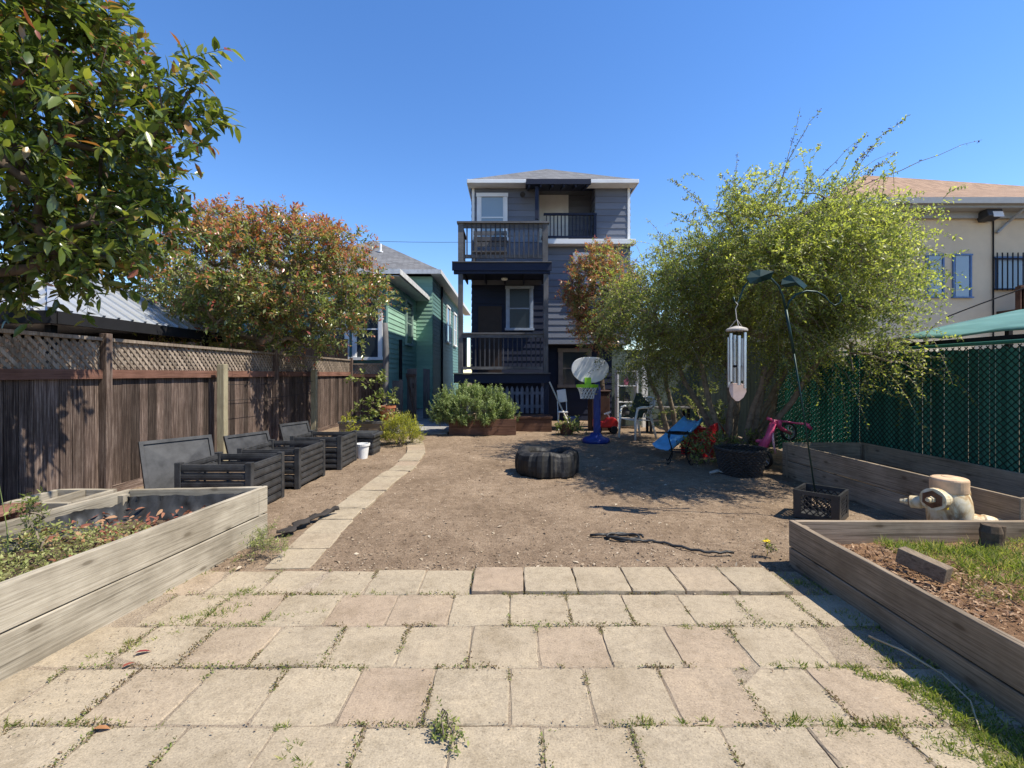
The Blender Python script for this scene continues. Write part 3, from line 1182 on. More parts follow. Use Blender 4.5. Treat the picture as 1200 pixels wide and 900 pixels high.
# ------------------------------------------------------------------ beige house
def beige_house():
    t = thing("house", (14.5, 17, 0), "beige stucco house with tan shingle roof above green awning", "house")
    w = MB()
    w.box(9.7, 21, 14, 24, 0, 6.5)
    w.build("wall", M["stucco"], t)
    r = MB()
    P = [(9.3, 13.5, 6.56), (21.5, 13.5, 6.56), (21.5, 24.5, 6.56), (9.3, 24.5, 6.56), (12.5, 16.6, 8.55), (20.6, 18.6, 8.95)]
    r.add(P, [(0, 1, 5, 4), (1, 2, 5), (2, 3, 4, 5), (3, 0, 4)])
    r.build("roof", M["roof_tan"], t)
    f = MB()
    f.box(9.25, 21.5, 13.36, 13.5, 6.38, 6.55)
    f.box(9.3, 21.5, 13.5, 14.0, 6.30, 6.38)
    f.box(9.3, 21.5, 13.86, 14.0, 6.12, 6.30)
    f.tube([(14.9, 13.45, 6.4), (14.75, 13.9, 6.0), (14.45, 13.93, 5.7)], .04, 8)
    f.build("gutter", M["gutter"], t)
    blue = plain("blue_window_frame", (.10, .18, .34), .5)
    for (a, b_) in ((12.42, 12.86), (13.22, 13.68)):
        window(t, (0, 14, 0), FR, a, b_, 3.8, 5.03, blue, .05, "glass_blind", proud=.05)
    wb_ = window(t, (0, 14, 0), FR, 14.5, 15.5, 4.05, 4.95, blue, .05, "glass_blind", proud=.05)
    g = MB()
    for i in range(9): g.box(14.4 + i * .155, 14.425 + i * .155, 13.88, 13.9, 3.98, 5.1)
    for z in (4.0, 4.9): g.box(14.35, 15.75, 13.87, 13.91, z, z + .03)
    g.build("window_bars", M["dark"], t)
    bl = MB()
    bl.rnd(.4)
    bl.box(14.5, 17, 13.3, 14, 3.28, 3.36)
    for i in range(10): bl.box(14.5 + i * .2, 14.56 + i * .2, 13.3, 13.36, 3.36, 3.95)
    bl.box(14.45, 17, 13.28, 13.38, 3.95, 4.02)
    bl.box(14.46, 14.66, 13.3, 13.44, 3.0, 4.0)
    bl.build("balcony", M["brownwood"], t)
    fl = MB()
    fl.rbox((14.05, 13.75, 6.17), (.46, .34, .24), Matrix.Rotation(rad(-14), 3, 'X'))
    fl.box(13.95, 14.15, 13.85, 14.0, 6.02, 6.16)
    fo = fl.build("floodlight", plain("dark_bronze", (.05, .05, .055), .5, .3), t, bevel=.02)
    le = MB()
    le.rbox((14.12, 13.573, 6.14), (.30, .012, .17), Matrix.Rotation(rad(-14), 3, 'X'))
    le.build("lens", M["white_plastic"], fo)
    cn = MB()
    cn.tube([(14.38, 13.97, 6.1), (14.38, 13.97, 2.0)], .02, 6)
    cn.build("conduit", M["dark"], t)


beige_house()

# ------------------------------------------------------------------ cables
for (nm, pts, lab) in (
    ("cable", [(px(1108, 9), 9, pz(372, 9)), (9.5, 8.2, 3.25), (11.5, 7.4, 3.9)], "thin black cable crossing highest before the beige house"),
    ("cable", [(px(1095, 9), 9, pz(392, 9)), (9.5, 8.2, 2.72), (11.5, 7.4, 3.1)], "thin black cable crossing lowest before the beige house"),
    ("power_line", [(-20, 33, 11.6), (-9, 32, 10.1), (3, 31, 10.4)], "faint overhead power line in sky left of blue house"),
):
    mb = MB()
    P = [Vector(p) for p in pts]
    q = []
    for i in range(13):
        t_ = i / 12
        a_ = P[0].lerp(P[1], t_)
        b_ = P[1].lerp(P[2], t_)
        q.append(a_.lerp(b_, t_))
    mb.tube(q, .012 if nm == "cable" else .014, 5)
    tag(mb.build(nm, M["dark"], loc=q[0]), lab, "cable")


# ------------------------------------------------------------------ fences
def left_fence():
    t = thing("fence", (-5.0, 8, 0), "weathered redwood board fence with lattice top along left side", "fence")
    X = -5.0
    bays = [(-1.2, 1.45), (1.45, 5.70), (5.70, 9.80), (9.80, 14.4)]
    for bi, (y0, y1) in enumerate(bays):
        p = MB()
        y = y0
        while y < y1 - .02:
            w_ = min(R.uniform(.135, .15), y1 - y)
            p.rnd()
            dx = R.uniform(-.004, .004)
            p.box(X - .02 + dx, X + dx, y + .002, y + w_ - R.choice([.002, .004, .010]), .03, 1.47)
            y += w_
        p.build("board_panel", M["fence_z"], t)
        la = MB()
        z0, z1 = 1.55, 1.90
        s = .1
        hgt = z1 - z0
        k = y0 - hgt
        while k < y1:
            for sg in (1, -1):
                a_ = (k, z0) if sg == 1 else (k + hgt, z0)
                b_ = (k + hgt, z1) if sg == 1 else (k, z1)
                # clip to the bay
                (ya, za), (yb, zb) = a_, b_
                def clip(ya, za, yb, zb):
                    if ya < y0: za += (y0 - ya) / (yb - ya) * (zb - za); ya = y0
                    if yb > y1: zb = za + (y1 - ya) / (yb - ya) * (zb - za); yb = y1
                    return ya, za, yb, zb
                if sg == 1:
                    ya, za, yb, zb = clip(ya, za, yb, zb)
                else:
                    yb, zb, ya, za = clip(yb, zb, ya, za)
                if abs(yb - ya) < .03: continue
                la.rnd()
                xo = X + (.0 if sg == 1 else .009)
                la.beam((xo, ya, za), (xo, yb, zb), .036, .007, up=(1, 0, 0))
            k += s
        la.build("lattice", M["lattice"], t)
        c = MB()
        c.rnd()
        c.box(X - .045, X + .05, y0, y1, 1.90, 1.94)
        c.build("cap_rail", M["lattice"], t)
        r = MB()
        y = y0
        while y < y1 - .1:
            ye = min(y + R.uniform(2.1, 2.6), y1)
            r.rnd()
            r.box(X + .002, X + .05, y + .003, ye - .003, 1.44, 1.55)
            y = ye
        r.build("middle_rail", M["rail_red"], t)
        k_ = MB()
        k_.rnd()
        k_.box(X - .03, X + .018, y0, y1, -.02, .10)
        k_.build("kick_board", M["fence_y"], t)
    for y in (1.45, 5.70, 9.80, 14.4):
        p = MB()
        p.rnd(.75)
        p.box(X + .003, X + .095, y - .045, y + .045, -.1, 1.99)
        p.build("post", M["fence_z"], t, bevel=.006)
    # return section in front of the green house
    Y = 14.45
    p = MB()
    x = -4.95
    while x < -4.0:
        p.rnd()
        p.box(x + .003, x + .137, Y, Y + .02, .03, 1.44)
        x += .14
    p.build("board_panel", M["fence_z"], t)
    la = MB()
    k = -5.2
    while k < -4.0:
        for sg in (1, -1):
            la.rnd()
            a_, b_ = ((k, 1.5), (k + .28, 1.78)) if sg == 1 else ((k + .28, 1.5), (k, 1.78))
            if min(a_[0], b_[0]) < -4.97 or max(a_[0], b_[0]) > -3.95: continue
            la.beam((a_[0], Y - (0 if sg == 1 else .009), a_[1]), (b_[0], Y - (0 if sg == 1 else .009), b_[1]), .035, .007, up=(0, 1, 0))
        k += .085
    la.build("lattice", M["lattice"], t)
    r = MB()
    r.rnd(.6)
    r.box(-4.98, -3.96, Y - .05, Y - .002, 1.40, 1.5)
    r.build("middle_rail", wood("red_rail_x", (0.10, 0.05, 0.035), (0.21, 0.105, 0.075), (0.29, 0.16, 0.12), axis=0, per=0.25), t)
    c = MB()
    c.rnd(.4)
    c.box(-4.98, -3.96, Y - .05, Y + .05, 1.78, 1.82)
    c.build("cap_rail", M["lattice"], t)


left_fence()

for (x, y, h, lab) in ((-4.78, 7.72, 1.66, "pale treated timber post standing before redwood fence by front black compost bin"),
                       (-4.78, 11.3, 1.60, "pale treated timber post standing before redwood fence, farther from camera")):
    mb = MB()
    mb.rnd(.5).box(x - .06, x + .06, y - .06, y + .06, -.1, h)
    tag(mb.build("timber_post", M["treated"], loc=(x, y, 0), bevel=.006), lab, "post")
mb = MB()
for z in (1.32, 1.05):
    mb.tube([(-4.78, 7.78, z), (-4.78, 9.5, z - .03), (-4.78, 11.24, z)], .004, 4)
tag(mb.build("wire", M["dark"], loc=(-4.78, 9.5, 1.2)), "thin wires strung between the two pale timber posts", "wire")

mb = MB()
mb.rnd(.6)
mb.tube([(-3.86, 14.3, -.05), (-3.87, 14.3, 1.2), (-3.85, 14.3, 2.2), (-3.88, 14.3, 3.05)], [.10, .095, .09, .08], 10)
tag(mb.build("wooden_post", M["rail_z"], loc=(-3.86, 14.3, 0), smooth=True), "tall weathered round post at corner of fence by green house", "post")


def gate():
    t = thing("gate", (-3.3, 14.8, 0), "wooden side gate with diagonal brace standing open by green house", "gate")
    p = MB()
    d = Vector((.42, -.72, 0)).normalized()
    o = Vector((-3.42, 15.3, 0))
    for i in range(6):
        p.rnd(.6 + .3 * R.random())
        a_ = o + d * (.15 * i)
        b_ = o + d * (.15 * i + .145)
        p.beam((a_ + b_) / 2 + Vector((0, 0, .05)), (a_ + b_) / 2 + Vector((0, 0, 1.66)), .145, .02, up=d.cross(Vector((0, 0, 1))))
    p.build("board_panel", M["rail_z"], t)
    f = MB()
    n = Vector((.72, .42, 0)).normalized() * .035
    n = -n if n.y > 0 else n
    for z in (.25, 1.45): f.beam(o + n + Vector((0, 0, z)), o + n + d * .88 + Vector((0, 0, z)), .03, .09)
    f.beam(o + n * 1.05 + Vector((0, 0, 1.5)), o + n * 1.05 + d * .86 + Vector((0, 0, .2)), .03, .10)
    f.build("brace", M["fence_y"], t)
    h = MB()
    h.beam(o + n * 2 + d * .8 + Vector((0, 0, 1.05)), o + n * 2 + d * .8 + Vector((0, 0, 1.2)), .03, .03)
    h.build("latch", M["dark"], t)


gate()
for (x0, x1, y, h, lab, nm) in ((-3.78, -3.44, 14.75, 1.30, "short grey board panel between round post and open gate", "board_fence"),
                                (-2.95, -2.72, 15.5, 1.66, "narrow dark board panel right of the open side gate", "board_fence")):
    mb = MB()
    x = x0
    while x < x1 - .02:
        mb.rnd(.35)
        mb.box(x + .003, x + .11, y, y + .022, .02, h + R.uniform(-.02, .02))
        x += .114
    mb.box(x0, x1, y + .023, y + .06, .9, .99)
    tag(mb.build(nm, M["rail_z"], loc=((x0 + x1) / 2, y, 0)), lab, "fence panel")


# ------------------------------------------------------------------ gazebo behind the left fence
def gazebo():
    t = thing("gazebo", (-7.8, 7.9, 0), "gazebo with ribbed pale metal roof behind the left fence", "gazebo")
    x0, x1, y0, y1, z = -9.6, -6.0, 6.1, 9.7, 2.33
    a = Vector((-7.8, 7.9, 3.5))
    m = NT("ribbed_metal")
    m.done((.50, .52, .54), .38, None, .55, .5)
    cor = [Vector((x0, y0, z)), Vector((x1, y0, z)), Vector((x1, y1, z)), Vector((x0, y1, z))]
    r = MB()
    for i in range(4):
        p, q = cor[i], cor[(i + 1) % 4]
        r.add([p, q, a], [(0, 1, 2)])
        nn = (q - p).cross(a - p).normalized()
        for k in range(1, 14):
            tt = k / 14
            e = p.lerp(q, tt)
            mid = (p + q) / 2
            up = a - mid
            s = 1 - abs(tt - .5) * 2
            r.beam(e + nn * .012, e + up * s * .985 + nn * .012, .05, .035, up=nn)
        r.beam(p + Vector((0, 0, .02)), a + Vector((0, 0, .02)), .09, .05)
    r.build("roof", m.mat, t)
    b = MB()
    b.box(x0, x1, y0 - .02, y0 + .06, z - .17, z - .004)
    b.box(x0, x1, y1 - .06, y1 + .02, z - .17, z - .004)
    b.box(x0 - .02, x0 + .06, y0 + .06, y1 - .06, z - .17, z - .004)
    b.box(x1 - .06, x1 + .02, y0 + .06, y1 - .06, z - .17, z - .004)
    b.build("frame", M["dark"], t)
    for (x, y) in ((x0 + .2, y0 + .2), (x1 - .3, y0 + .2), (x1 - .3, y1 - .2), (x0 + .2, y1 - .2)):
        l = MB()
        l.box(x, x + .09, y, y + .09, -.05, z - .17)
        l.build("post", M["dark"], t)


gazebo()


# ------------------------------------------------------------------ chain link fence with slats
def slat_fence():
    X, y0, y1, H = 5.28, .6, 9.35, 1.84
    t = thing("fence", (X, 5, 0), "chain link fence filled with dark green vertical slats along right side", "fence")
    s = MB()
    y = y0
    while y < y1:
        s.rnd()
        tw = R.uniform(-.07, .07)
        s.rbox((X + R.uniform(-.004, .004), y, .04 + (H - .1) / 2), (.008, .0545, H - .1 + R.uniform(-.03, .03)), tw)
        y += .0605
    gm = NT("green_slat")
    rr = gm.attr("rnd")
    c = gm.ramp(rr, [(0, (.038, .15, .115)), (.7, (.058, .205, .16)), (1, (.085, .26, .205))])
    gm.done(c, .45, None, 0, .35)
    tr_ = gm.n("ShaderNodeBsdfTranslucent")
    gm.l(gm.mix(1.0, c, (1.6, 1.6, 1.6), 'MULTIPLY'), tr_.inputs[0])
    mx_ = gm.n("ShaderNodeMixShader")
    mx_.inputs[0].default_value = .4
    gm.l(gm.b.outputs[0], mx_.inputs[1])
    gm.l(tr_.outputs[0], mx_.inputs[2])
    gm.l(mx_.outputs[0], gm.out.inputs[0])
    s.build("slats", gm.mat, t)
    w = MB()
    step = .082
    k = y0 - H
    while k < y1:
        for sg in (1, -1):
            a_, b_ = [k, .05], [k + H, H - .03]
            if a_[0] < y0: a_ = [y0, .05 + (y0 - k)]
            if b_[0] > y1: b_ = [y1, .05 + (y1 - k)]
            if b_[0] - a_[0] < .05 or b_[1] > H: 
                if b_[1] > H: b_ = [b_[0] - (b_[1] - H), H]
            if b_[0] - a_[0] < .05: continue
            za, zb = (a_[1], b_[1]) if sg == 1 else (H + .02 - a_[1], H + .02 - b_[1])
            w.beam((X - .016, a_[0], za), (X - .016, b_[0], zb), .009, .006, up=(1, 0, 0))
        k += step
    w.build("mesh_wire", plain("green_vinyl_wire", (.012, .034, .027), .45, 0, .2), t)
    for y in (y0, 3.5, 6.4, 9.3):
        p = MB()
        p.tube([(X + .05, y, -.1), (X + .05, y, H + .06)], .028, 10)
        p.lathe([(.032, 0), (.03, .02), (.0, .035)], (X + .05, y, H + .06), 10)
        p.build("post", gm.mat, t, smooth=True)
    r = MB()
    r.tube([(X + .0, y0, H), (X + .0, y1, H)], .022, 8)
    r.build("top_rail", gm.mat, t, smooth=True)


slat_fence()


def green_canopy():
    t = thing("canopy", (6.6, 4.5, 0), "sloping pale green canopy roof above green slat fence", "canopy")
    cm = NT("green_canopy_sheet")
    g = cm.noise(cm.coord((1, .3, 1)), 2.2, 5, .6)
    c = cm.ramp(g, [(.3, (.07, .165, .135)), (.55, (.11, .235, .195)), (.75, (.18, .32, .275))])
    cm.done(c, .55, cm.bump(cm.noise(cm.coord((1, .35, 1)), 3.5, 3), .35, .05), 0, .35)
    r = MB()
    n = 26
    V, F = [], []
    for j in range(9):
        for i in range(n + 1):
            y = 1.5 + (7.0 - 1.5) * i / n
            s_ = j / 8
            x = 5.36 + 2.0 * s_
            z = 1.95 + .46 * s_ + .016 * math.sin(y * 5.2) * (1 - s_ * .3) + .008 * math.sin(y * 13 + j)
            V.append((x, y, z))
    for j in range(8):
        for i in range(n): F.append((j * (n + 1) + i, j * (n + 1) + i + 1, (j + 1) * (n + 1) + i + 1, (j + 1) * (n + 1) + i))
    r.add(V, F)
    o = r.build("roof_sheet", cm.mat, t, smooth=True)
    so_ = o.modifiers.new("thick", 'SOLIDIFY')
    so_.thickness = .02
    b = MB()
    b.box(5.38, 5.44, 1.5, 6.97, 1.85, 1.92)
    b.box(7.3, 7.36, 1.5, 6.97, 2.29, 2.36)
    b.build("beam", M["dark"], t)
    for (x, y, h) in ((5.41, 1.6, 1.86), (5.41, 6.9, 1.86), (7.33, 1.6, 2.30), (7.33, 6.9, 2.30)):
        p = MB()
        p.box(x - .03, x + .03, y - .03, y + .03, -.05, h)
        p.build("post", M["dark"], t)


green_canopy()

# pale boards at the back right
t = thing("fence", (4.6, 13.6, 0), "pale grey green board fence at back right behind the tree", "fence")
for (x0, x1, y0, y1) in ((2.9, 5.46, 13.6, 13.6), (5.45, 5.45, 9.4, 13.62)):
    mb = MB()
    n_ = int((math.hypot(x1 - x0, y1 - y0)) / .15)
    for i in range(n_):
        mb.rnd()
        a_ = (x0 + (x1 - x0) * (i + .02) / n_, y0 + (y1 - y0) * (i + .02) / n_)
        b_ = (x0 + (x1 - x0) * (i + .98) / n_, y0 + (y1 - y0) * (i + .98) / n_)
        mb.beam((a_[0], a_[1], 1.1), (b_[0], b_[1], 1.1), .02, 2.2)
    mb.build("board_panel", sidmat("pale_green_boards", (.11, .14, .12)), t)
mb = MB()
mb.rnd(.5).box(3.72, 3.86, 13.3, 13.44, -.1, 2.1)
mb.build("post", M["white_paint"], t)

t = thing("fence", (-11.2, 8, 0), "added dark board fence behind the gazebo, hiding bright horizon through lattice", "fence")  # unseen fence, added so the lattice gaps read dark against the sky
mb = MB()
y = -3.0
while y < 15:
    mb.rnd(.25 * R.random())
    mb.box(-11.2, -11.17, y, y + .195, 0, 2.7 + R.uniform(-.02, .02))
    y += .2
mb.build("board_panel", M["fence_z"], t)
mb = MB()
x = -11.2
while x < -5.3:
    mb.rnd(.25 * R.random())
    mb.box(x, x + .195, 14.8, 14.83, 0, 2.6)
    x += .2
mb.build("board_panel", M["fence_z"], t)

# ================================================================== RAISED BEDS
def bed(label, cor, H, nb, mk, soil_z, soilm, zbase=-.02, th=.04, top_seams=True, slope=None):
    """cor: outer corners far-right, near-right, near-left, far-left (or mirrored)"""
    cx, cy = sum(c[0] for c in cor) / 4, sum(c[1] for c in cor) / 4
    t = thing("raised_bed", (cx, cy, 0), label, "raised bed", "raised garden beds")
    cen = Vector((cx, cy, 0))
    hb = (H - zbase) / nb
    for i in range(4):
        a, b = Vector((*cor[i], 0)), Vector((*cor[(i + 1) % 4], 0))
        d = (b - a).normalized()
        n = Vector((-d.y, d.x, 0))
        if n.dot(cen - a) < 0: n = -n
        along_x = abs(d.x) > abs(d.y)
        for k in range(nb):
            z0 = zbase + hb * k + (.006 if k else 0)
            z1 = zbase + hb * (k + 1) - .003
            aa, bb = a + n * (th / 2 + R.uniform(-.002, .002)), b + n * (th / 2 + R.uniform(-.002, .002))
            if along_x: aa, bb = aa + d * (th + .002), bb - d * (th + .002)
            zz = Vector((0, 0, (z0 + z1) / 2))
            plank("plank", aa + zz, bb + zz, th, z1 - z0, M[mk + "_x"], t, .006)
        c = cor[i]
        q = Vector((*c, 0)) + (cen - Vector((*c, 0))).normalized() * (th * 1.4 + .045)
        p = MB()
        p.rnd(.3)
        p.box(q.x - .035, q.x + .035, q.y - .035, q.y + .035, zbase, H - .03)
        p.build("corner_post", M[mk + "_z"], t)
    n = 26
    V, F = [], []
    A, B, C, D_ = [Vector((*c, 0)) for c in cor]
    for j in range(n + 1):
        for i in range(n + 1):
            u, v = i / n * .975 + .0125, j / n * .965 + .0175
            p = (A * (1 - u) + D_ * u) * (1 - v) + (B * (1 - u) + C * u) * v
            z = soil_z(u, v) + .022 * mnoise.noise(Vector((p.x * 4, p.y * 4, 1))) + .012 * mnoise.noise(Vector((p.x * 13, p.y * 13, 5)))
            V.append((p.x, p.y, z))
    for j in range(n):
        for i in range(n): F.append((j * (n + 1) + i, (j + 1) * (n + 1) + i, (j + 1) * (n + 1) + i + 1, j * (n + 1) + i + 1))
    s = MB()
    s.add(V, F)
    s.build("soil", soilm, t, smooth=True)
    return t


LB = [(-2.24, 4.29), (-2.56, 1.75), (-3.76, 1.70), (-3.43, 4.17)]
lbed = bed("long pale grey timber raised bed with black liner and dry leaves, left foreground", LB, .475, 2, "bed",
           lambda u, v: .22 + .15 * v, M["potsoil"])
# crumpled liner against the far and left boards
mb = MB()
V, F = [], []
nu = 120
path = [(-2.30, 4.235), (-3.385, 4.115), (-3.60, 2.45)]
ls_ = [0, math.dist(path[0], path[1]), math.dist(path[0], path[1]) + math.dist(path[1], path[2])]
for i in range(nu + 1):
    s_ = ls_[2] * i / nu
    k = 0 if s_ < ls_[1] else 1
    tt = (s_ - ls_[k]) / (ls_[k + 1] - ls_[k])
    x, y = path[k][0] + (path[k + 1][0] - path[k][0]) * tt, path[k][1] + (path[k + 1][1] - path[k][1]) * tt
    nn = (0.11, -1) if k == 0 else (1, -.13)
    for j in range(7):
        v = j / 6
        off = .012 + .075 * v * v + .05 * (1 + mnoise.noise(Vector((s_ * 9, v * 3, 2)))) * (.15 + v) + .05 * abs(mnoise.noise(Vector((s_ * 13, v * 2, 8)))) + .022 * mnoise.noise(Vector((s_ * 26, v * 7, 5)))
        top = .448 - .022 * (1 + mnoise.noise(Vector((s_ * 5, 0, 7)))) - (.04 if k == 1 else 0) * abs(math.sin(s_ * 4))
        V.append((x + nn[0] * off, y + nn[1] * off, top - (top - .20) * v + .012 * mnoise.noise(Vector((s_ * 14, v * 4, 9)))))
for i in range(nu):
    for j in range(6): F.append((i * 7 + j, (i + 1) * 7 + j, (i + 1) * 7 + j + 1, i * 7 + j + 1))
mb.add(V, F)
mb.build("liner", M["liner"], lbed, smooth=True)

RB = [(2.2, 3.72), (4.55, 3.72), (4.45, 1.15), (2.17, 1.15)]
rbed = bed("low weathered timber raised bed with wood chips and grass, right foreground", RB, .34, 2, "bedr",
           lambda u, v: .17 + .075 * math.exp(-((u - .72) / .25) ** 2 - ((v - .22) / .3) ** 2), M["mulch"], zbase=-.09)
BB = [(4.0, 6.92), (5.19, 6.92), (5.22, 3.80), (4.13, 3.80)]
bbed = bed("deep dark timber raised bed along the green slat fence behind the hydrant", BB, .49, 2, "bedr",
           lambda u, v: .20, M["potsoil"])

# board lying behind left bed, small wooden frame
mb = MB()
mb.rnd(.7).rbox((-3.95, 3.1, .43), (.24, 1.5, .02), Matrix.Rotation(rad(4), 3, 'Z'))
for y in (2.5, 3.1, 3.7): mb.box(-4.05, -3.85, y - .03, y + .03, -.03, .419)
tag(mb.build("board", M["rail_red"], loc=(-3.95, 3.1, .0)), "dark reddish board on blocks between left raised bed and fence", "board")
t = thing("timber_planter", (-4.06, 4.22, 0), "open grey timber frame with dry soil behind left raised bed", "planter")
for (a, b_, ax) in (((-4.35, 4.0), (-3.78, 4.0), "x"), ((-4.35, 4.46), (-3.78, 4.46), "x"), ((-4.33, 4.02), (-4.33, 4.44), "y"), ((-3.80, 4.02), (-3.80, 4.44), "y"), ((-4.06, 4.03), (-4.06, 4.43), "y")):
    plank("plank", (*a, .19), (*b_, .19), .04, .42, M["bed_x"], t, .005)
mb = MB()
mb.box(-4.3, -3.83, 4.03, 4.43, .0, .30)
mb.build("soil", M["potsoil"], t)

# ---- things lying in the right bed
mb = MB()
mb.rnd(.4).rbox((2.62, 2.98, .285), (.085, .26, .10), Matrix.Rotation(rad(24), 3, 'Z') @ Matrix.Rotation(rad(10), 3, 'X'))
tag(mb.build("timber_offcut", M["bedr_y"], loc=(2.62, 2.98, .24), bevel=.006), "short grey timber offcut lying on wood chips in right bed", "wood block")
mb = MB()
prof = [(.075, 0), (.07, .05), (.062, .10), (.07, .16), (.058, .21), (.04, .214), (0.001, .205)]
mb.lathe(prof, (3.60, 3.52, .15), 16, (.04, .02, 1), jit=.2)
mb.lathe([(.035, 0), (.034, .1), (.036, .2), (.025, .205), (0.001, .20)], (3.675, 3.54, .15), 10, (.1, 0, 1), jit=.25)
tag(mb.build("tree_stump", M["bark_dark"], loc=(3.60, 3.52, .15)), "small dark gnarled stump in grass against back board of right bed", "stump")


# ================================================================== COMPOSTERS
def composter(x0, x1, y0, y1, H, label, fill):
    t = thing("compost_bin", ((x0 + x1) / 2, (y0 + y1) / 2, 0), label, "compost bin", "slatted black compost bins")
    for (x, y) in ((x0, y0), (x1, y0), (x1, y1), (x0, y1)):
        p = MB()
        sx, sy = (.035 if x == x0 else -.035), (.035 if y == y0 else -.035)
        p.box(min(x, x + sx * 1.9), max(x, x + sx * 1.9), min(y, y + sy * 1.9), max(y, y + sy * 1.9), -.02, H)
        p.build("corner_post", M["composter"], t, bevel=.006)
    nsl = 6
    for side in range(4):
        p = MB()
        for k in range(nsl):
            z0 = .01 + k * (H - .02) / nsl
            z1 = z0 + (H - .02) / nsl - .014
            e = .007
            if side in (0, 2):
                y = (y0 + .012) if side == 0 else (y1 - .042)
                p.box(x0 + .069, x1 - .069, y, y + .03, z0, z1)
                p.box(x0 + .069, x1 - .069, y - e, y, z0 + .018, z1 - .018)
            else:
                x = (x0 + .012) if side == 3 else (x1 - .042)
                p.box(x, x + .03, y0 + .069, y1 - .069, z0, z1)
                p.box(x + .03, x + .03 + e, y0 + .069, y1 - .069, z0 + .018, z1 - .018)
        if side in (0, 2):
            y = (y0 + .02) if side == 0 else (y1 - .04)
            for f in (.35, .65): p.box(x0 + (x1 - x0) * f, x0 + (x1 - x0) * f + .02, y + .023, y + .035, .02, H - .03)
        p.build("side_panel", M["composter"], t, bevel=.004)
    c = MB()
    V, F = [], []
    n = 14
    for j in range(n + 1):
        for i in range(n + 1):
            x, y = x0 + .05 + (x1 - x0 - .1) * i / n, y0 + .05 + (y1 - y0 - .1) * j / n
            V.append((x, y, fill + .05 * mnoise.noise(Vector((x * 5, y * 5, 1))) + .03 * mnoise.noise(Vector((x * 17, y * 17, 3)))))
    for j in range(n):
        for i in range(n): F.append((j * (n + 1) + i, j * (n + 1) + i + 1, (j + 1) * (n + 1) + i + 1, (j + 1) * (n + 1) + i))
    c.add(V, F)
    c.build("compost", M["potsoil"], t, smooth=True)
    return t


c1 = composter(-3.60, -2.78, 4.98, 5.72, .55, "slatted black compost bin nearest the camera, behind the left raised bed", .33)
c2 = composter(-3.62, -2.80, 6.15, 7.02, .52, "middle slatted black compost bin in row along redwood fence", .30)
c3 = composter(-3.50, -2.69, 7.36, 8.12, .52, "farthest of the three slatted black compost bins, beside white bucket", .28)


def lid(t, p, q, h, lean, label, dark=False):
    """flat plastic lid leaning back from p to q"""
    p, q = Vector((*p, 0)), Vector((*q, 0))
    d = (q - p).normalized()
    back = Vector((-d.y, d.x, 0))
    up = (Vector((0, 0, 1)) + back * lean).normalized()
    n = d.cross(up)
    w = (q - p).length
    rot = Matrix((d, up, n)).transposed()
    mb = MB()
    mb.rbox((p + q) / 2 + up * h / 2, (w, h, .022), rot)
    t = mb.build("lid", M["composter"], t, bevel=.008)
    t["label"] = label
    r = MB()
    c = (p + q) / 2 + up * h / 2 + n * .017
    for (dx, dy, sx, sy) in ((0, h / 2 - .02, w, .04), (0, -h / 2 + .02, w, .04), (-w / 2 + .02, 0, .04, h - .08), (w / 2 - .02, 0, .04, h - .08)):
        r.rbox(c + d * dx + up * dy, (sx, sy, .026), rot)
    # shallow raised pyramid
    a = [c + d * sx * (w / 2 - .05) + up * sy * (h / 2 - .05) - n * .004 for sx, sy in ((-1, -1), (1, -1), (1, 1), (-1, 1))]
    e = c + n * (.007 if not dark else .003)
    r.add(a + [e], [(0, 1, 4), (1, 2, 4), (2, 3, 4), (3, 0, 4)])
    r.build("rim", M["composter"], t)
    k = MB()
    k.rbox(c + d * .06 + n * .05 - up * .05, (.03, .16, .025), rot)
    k.build("handle", M["rubber"], t)


lid(c1, (-4.16, 5.32), (-3.74, 5.98), .74, .34, "black lid leaning upright beside the front compost bin, tallest in view")
lid(c2, (-4.03, 6.75), (-3.74, 7.42), .62, .36, "black dented lid leaning upright behind the middle compost bin")
lid(c3, (-3.92, 8.15), (-3.68, 8.75), .64, .34, "black lid with dark underside showing behind the farthest slatted bin", True)

t = thing("storage_box", (-2.85, 8.9, 0), "low black box with flat grey lid beside white bucket and yellow bush", "storage box")
mb = MB()
mb.box(-3.10, -2.58, 8.66, 9.14, -.02, .31)
for k in range(3): mb.box(-3.10, -2.58, 8.645, 8.66, .03 + k * .1, .09 + k * .1)
for k in range(3): mb.box(-2.58, -2.565, 8.66, 9.14, .03 + k * .1, .09 + k * .1)
mb.build("body", M["composter"], t, bevel=.006)
mb = MB()
mb.rbox((-2.84, 8.9, .345), (.62, .58, .06), 0)
mb.rbox((-2.84, 8.9, .385), (.5, .46, .02), 0)
mb.build("lid", M["composter"], t, bevel=.012)


def pot(name, c, r0, r1, h, mat, label, cat, wall=.012, rim=True):
    t = thing(name, c, label, cat)
    mb = MB()
    pr = [(0.001, 0), (r0, 0), (r1, h * .86)]
    if rim: pr += [(r1 + .014, h * .86), (r1 + .018, h)]
    else: pr += [(r1, h)]
    pr += [(r1 - wall, h), (r1 - wall - .01, h * .82), (r0 * .8, .03)]
    mb.lathe(pr, c, 24)
    mb.build("body", mat, t, smooth=False)
    return t


p_ = pot("bucket", (-2.66, 8.32, -.01), .085, .115, .27, M["white_plastic"], "white plastic bucket on dirt between black bins", "bucket")
mb = MB()
mb.tube([(-2.66 - .125, 8.32, .24)] + [(-2.66 - .125 * math.cos(k * math.pi / 8), 8.30, .24 + .09 * math.sin(k * math.pi / 8)) for k in range(1, 8)] + [(-2.66 + .125, 8.32, .24)], .004, 5)
mb.build("handle", M["dark"], p_)
